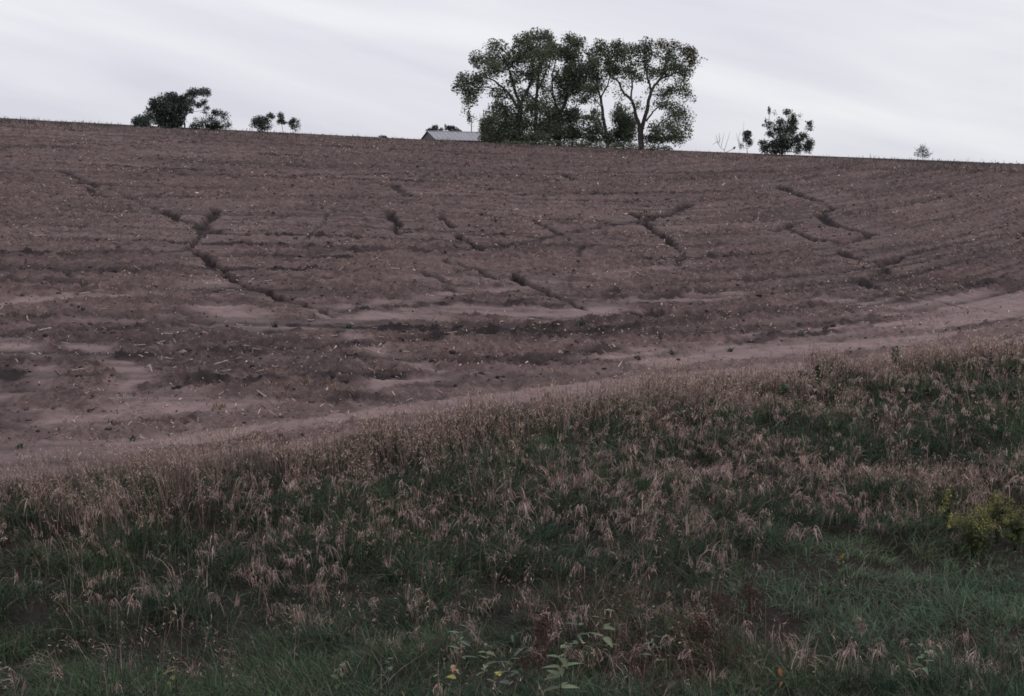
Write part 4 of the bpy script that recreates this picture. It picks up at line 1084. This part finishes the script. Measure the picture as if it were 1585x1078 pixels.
def goldenrod(px, py, h, label, nb=7, col=(0.26, 0.245, 0.085), spread=.16, fs=1.0):
    d0 = 22.0
    for _ in range(8):
        p = at(px, py, d0); g = float(full_h([p[0]], [d0])[0])
        d0 += (p[2] - (g + h)) / max((CZ - p[2]) / d0, .1)
    root = empty('goldenrod', (p[0], d0, g)); tag(root, label, 'goldenrod', 'goldenrods at the right of the bank')
    stems, fl, lv = [], [], []
    for k in range(nb):
        a = rng.uniform(0, 6.28); r = spread * rng.uniform(.2, 1)
        hh = h * rng.uniform(.75, 1.0)
        L_ = smooth_line(np.array([(0, 0, -.04), (r * .35 * math.cos(a), r * .35 * math.sin(a), hh * .5), (r * math.cos(a), r * math.sin(a), hh)]), 3)
        link('stem', tubes_mesh('stem', [tube(L_, np.linspace(.006, .003, len(L_)), 4)], M_BLADE, (.07, .08, .04)), root)
        n = int(60 * fs)
        c = leaf_cloud(L_[-1] - np.array([0, 0, .05]), np.array([.075, .075, .085]) * fs ** .5, n, .022, col, 5); fl.append(c)
        c = leaf_cloud(L_[len(L_) // 2], np.array([.09, .09, hh * .3]), int(24 * fs), .06, (.10, .115, .055), 5); lv.append(c)
    f = link('flower_heads', mesh_from('flower_heads', *joinv(fl)[:3], M_LEAF, joinv(fl)[3]), root); tag(f, 'muted yellow flower plumes', kind='stuff')
    g_ = link('foliage', mesh_from('foliage', *joinv(lv)[:3], M_LEAF, joinv(lv)[3]), root); tag(g_, kind='stuff')
goldenrod(1510, 790, .75, 'largest muted yellow goldenrod clump at right edge of the bank', 20, spread=.60)
goldenrod(1545, 762, .85, 'goldenrod with tall plume above the largest yellow clump', 9, spread=.22)
goldenrod(1572, 785, .7, 'goldenrod touching the right border beside the largest clump', 10, spread=.25)
goldenrod(1483, 770, .7, 'small thin goldenrod just left of the largest yellow clump', 4, spread=.12)
goldenrod(1468, 762, .6, 'faint goldenrod sprig, leftmost of the yellow plants on the bank', 3, spread=.1)
goldenrod(1577, 722, .8, 'bright yellow goldenrod tip highest at the right border', 3, (0.30, .25, .05), .08)
goldenrod(1306, 853, .5, 'two small orange-yellow blossoms alone in the short green grass', 2, (0.32, .21, .05), .06, .35)

def red_weed(px, py, h, label, col=(0.082, 0.050, 0.043), nb=7):
    d0 = 16.0
    for _ in range(8):
        p = at(px, py, d0); g = float(full_h([p[0]], [d0])[0])
        d0 += (p[2] - (g + h)) / max((CZ - p[2]) / d0, .1)
    root = empty('red_stemmed_weed', (p[0], d0, g)); tag(root, label, 'weed', 'rusty red weeds low on the bank')
    lv = []
    for k in range(nb):
        a = rng.uniform(0, 6.28); r = .32 * rng.uniform(.2, 1); hh = h * rng.uniform(.6, 1.05)
        L_ = smooth_line(np.array([(.06 * math.cos(a), .06 * math.sin(a), -.04), (r * .5 * math.cos(a), r * .5 * math.sin(a), hh * .5), (r * math.cos(a), r * math.sin(a), hh)]), 3)
        link('stem', tubes_mesh('stem', [tube(L_, np.linspace(.006, .0025, len(L_)), 4)], M_DRY, (.12, .055, .045)), root)
        lv.append(leaf_cloud(L_[int(len(L_) * .65)], np.array([.11, .11, hh * .36]), 55, .028, col, 6))
    f = link('foliage', mesh_from('foliage', *joinv(lv)[:3], M_LEAF, joinv(lv)[3]), root); tag(f, 'rusty red small leaves', kind='stuff')
for (px_, py_, h_, lb) in [(1120, 905, .6, 'rusty red weed below the tan grass, left of the sedge lawn'), (1165, 880, .6, 'highest rusty red weed beside the short green sedge'),
                           (1075, 935, .6, 'rusty red weed left of the main red patch'), (1100, 950, .5, 'dark red weed at the foot of the main red patch'),
                           (840, 935, .65, 'dark red weed behind the two tall pale weeds'), (980, 1000, .55, 'dark red weed right of the bottom stacked weed'),
                           (830, 985, .5, 'dark red weed in front of the two tall pale weeds'), (1015, 1030, .5, 'dark red weed low at bottom right of centre'),
                           (1490, 960, .5, 'brownish weed standing in the right-hand sedge lawn')]:
    red_weed(px_, py_, h_, lb)

def small_on_ground(name, px, py, up=0.0):
    P = hit([px], [py])[0]; return (P[0], P[1], float(full_h([P[0]], [P[1]])[0]) + up)
# a few turned leaves caught in the grass
for (px_, py_, c, lb) in [(1207, 1022, (.42, .17, .08), 'orange dead leaf caught in the grass at lower right'), (1212, 1048, (.36, .15, .08), 'orange dead leaf just below the other orange one'),
                          (702, 1044, (.38, .25, .17), 'tan curled leaf in the grass at the bottom'), (712, 1052, (.34, .2, .13), 'tan leaf just right of the bottom curled leaf'),
                          (706, 1068, (.33, .29, .10), 'yellow round leaf at the very bottom edge'), (775, 1066, (.36, .34, .05), 'bright yellow leaf at the bottom edge near the stacked weed')]:
    loc = small_on_ground('dead_leaf', px_, py_)
    d = np.array(loc) - np.array([0, 0, CZ]); k = 1 - .45 / 4.6
    pos = np.array([0, 0, CZ]) + d * k
    o = link('dead_leaf', leaf_mesh('dead_leaf', .10, .055, c, .3, .5), loc=tuple(pos), rot=(rng.normal(0, .4), rng.normal(0, .5), rng.uniform(0, 6.28)))
    tag(o, lb, 'leaf', 'turned leaves in the grass')

# tall single stems standing up against the soil
def tall_stem(x, y, h, lean, label, group, wid):
    g = float(full_h([x], [y])[0])
    t = np.linspace(0, 1, 6)
    P = np.stack([lean * h * t ** 1.5, rng.normal(0, .05) * h * t, h * (t - .04 * t ** 3)], -1)
    parts = [tube(P, np.linspace(wid, wid * .5, 6), 4)]
    me = tubes_mesh('grass_stem', parts, M_DRY, (0.33, .26, .23))
    root = link('grass_stem', me, loc=(x, y, g)); tag(root, label, 'grass stem', group)
    sp = []
    k = 16
    b0 = P[-1] - (P[-1] - P[-2]) * rng.uniform(0, 1.3, (k, 1)) + rng.normal(0, .012, (k, 3))
    d3 = rng.normal(0, 1, (k, 3)) * np.array([.7, .7, .5]) + np.array([lean, 0, .2])
    Q = b0[:, None] + d3[:, None] * (rng.uniform(.03, .06, (k, 1)) * np.array([[0, .5, 1.]]))[..., None]
    wd = np.tile([[.4, 1, 0]], (k, 1)) * .011
    pt = strips(Q, wd, rng.normal(0, 1, (k, 3)), jitter_col((.27, .205, .19), k, .2, .04))
    sh_ = link('seed_head', mesh_from('seed_head', *pt[:3], M_DRY, pt[3]), root); tag(sh_, kind='stuff')
for (px_, py_, hpx) in [(44,735,60),(30,742,48),(92,728,70),(108,730,62),(140,726,88),(135,722,80),(160,724,70),(172,722,74),(125,735,60),(186,718,40),(70,738,55),(12,742,44)]:
    P = hit([px_], [py_])[0]
    tall_stem(P[0], P[1], (hpx + 8) * P[1] / FPX, -rng.uniform(.12, .38), 'tall thin dry grass stem at far left standing against the silt', 'tall stems at the far left', .0085)
for (px_, py_, hpx) in [(505,700,40),(520,695,44),(700,662,44),(735,655,38),(822,640,55),(836,640,66),(850,636,60),(862,634,70),(880,632,64),(895,628,56),(868,640,50),(912,622,48),(996,608,60),(1010,604,70),(1060,600,60),(1092,596,64),(1102,590,50),(1190,585,46),(1232,580,50),(1250,572,44),(1332,562,46),(1360,556,50),(1420,540,46)]:
    P = hit([px_], [py_])[0]
    tall_stem(P[0], P[1], hpx * P[1] / FPX, rng.uniform(-.25, .1), 'tall thin dry grass stem along the field side of the bank', 'tall stems along the field edge', .009)

# pale stubble clumps left standing in the silt
def stubble(px, py, wpx, label, n=9):
    P = hit([px], [py])[0]; g = float(full_h([P[0]], [P[1]])[0])
    root = empty('corn_stubble', (P[0], P[1], g)); tag(root, label, 'stubble', 'corn stubble clumps in the silt')
    half = wpx * P[1] / FPX / 2
    for k in range(n):
        x0 = rng.uniform(-half, half); y0 = rng.normal(0, .12); hh = rng.uniform(.06, .2); ln = rng.normal(0, .08, 2)
        z0 = float(full_h([P[0] + x0], [P[1] + y0])[0]) - g
        me = tubes_mesh('stalk', [tube([(x0, y0, z0 - .03), (x0 + ln[0] * .5, y0 + ln[1] * .5, z0 + hh * .6), (x0 + ln[0], y0 + ln[1], z0 + hh)], [.013, .011, .006], 5)], M_DRY, tuple(np.array((.27, .19, .14)) * rng.uniform(.6, 1.3)))
        link('stalk', me, root)
    sp = []
    k = 26
    b0 = np.stack([rng.uniform(-half, half, k), rng.normal(0, .15, k), rng.uniform(.0, .05, k)], -1)
    part, _, _ = blades(b0, rng.uniform(0, 6.28, k), rng.uniform(.08, .22, k), rng.uniform(.4, 1.2, k), rng.uniform(0, .3, k), rng.uniform(.012, .025, k), jitter_col((.26, .185, .145), k, .35, .05), 3)
    h_ = link('husk_litter', mesh_from('husk_litter', *part[:3], M_DRY, part[3]), root); tag(h_, kind='stuff')
for (px_, py_, w_, lb) in [(195,655,60,'low row of pale corn stubble in the silt left of taller clump'), (284,652,34,'tallest brown corn stubble clump standing in the silt'), (432,598,40,'flat brown corn stubble tuft below the dark clod strip'),
                           (488,597,46,'brown corn stubble mound right of the flat tuft'), (530,612,40,'lowest corn stubble row in the silt near centre left'), (340,632,18,'tiny corn stubble sprig between silt and clods'), (1100,516,26,'small rusty corn stubble tuft beside dark strip right of centre')]:
    stubble(px_, py_, w_, lb)

# green weeds dotted over the field
def field_weed(px, py, label):
    P = hit([px], [py])[0]; g = float(full_h([P[0]], [P[1]])[0])
    n = 26
    s_ = P[1] / 60
    b0 = np.stack([P[0] + rng.normal(0, .06 * s_, n), P[1] + rng.normal(0, .06 * s_, n), np.full(n, g)], -1) - np.array([P[0], P[1], g])
    part, _, _ = blades(b0, rng.uniform(0, 6.28, n), rng.uniform(.12, .28, n) * s_ ** .5, rng.uniform(.2, .9, n), rng.uniform(0, .2, n), rng.uniform(.02, .04, n), jitter_col((.050, .085, .048), n, .25, .08), 3)
    o = link('field_weed', mesh_from('field_weed', *part[:3], M_BLADE, part[3]), loc=(P[0], P[1], g))
    tag(o, label, 'weed', 'green weeds dotted over the field')
for q in [(1268,352),(1348,322),(458,370),(860,278),(205,680),(30,690),(540,506),(425,508),(710,424),(900,505),(1130,545),(1040,550),(300,348),(1000,330),(768,345),(570,392),(700,382),(1240,520),(150,290)]:
    field_weed(q[0], q[1], 'little green weed growing on the bare brown field')
# leafy stalks poking over the bank at right
for q, lb in [((1272, 566), 'green leafy weed stalk poking above the bank edge, left of two'), ((1390, 540), 'green leafy weed stalk poking above the bank edge, right of two'), ((1220, 590), 'short green weed stalk at the bank edge left of the leafy stalks')]:
    P = hit([q[0]], [q[1] + 40])[0]; g = float(full_h([P[0]], [P[1]])[0])
    root = empty('leafy_weed', (P[0], P[1], g)); tag(root, lb, 'weed', 'leafy weed stalks on the bank edge')
    L_ = smooth_line(np.array([(0, 0, -.05), (-.03, 0, .35), (-.1, 0, .68)]), 4)
    link('stem', tubes_mesh('stem', [tube(L_, np.linspace(.012, .005, len(L_)), 5)], M_BLADE, (.07, .08, .05)), root)
    c = [leaf_cloud(L_[i], np.array([.09, .09, .12]), 40, .075, (.07, .10, .068), 4) for i in range(3, len(L_))]
    f = link('foliage', mesh_from('foliage', *joinv(c)[:3], M_LEAF, joinv(c)[3]), root); tag(f, kind='stuff')
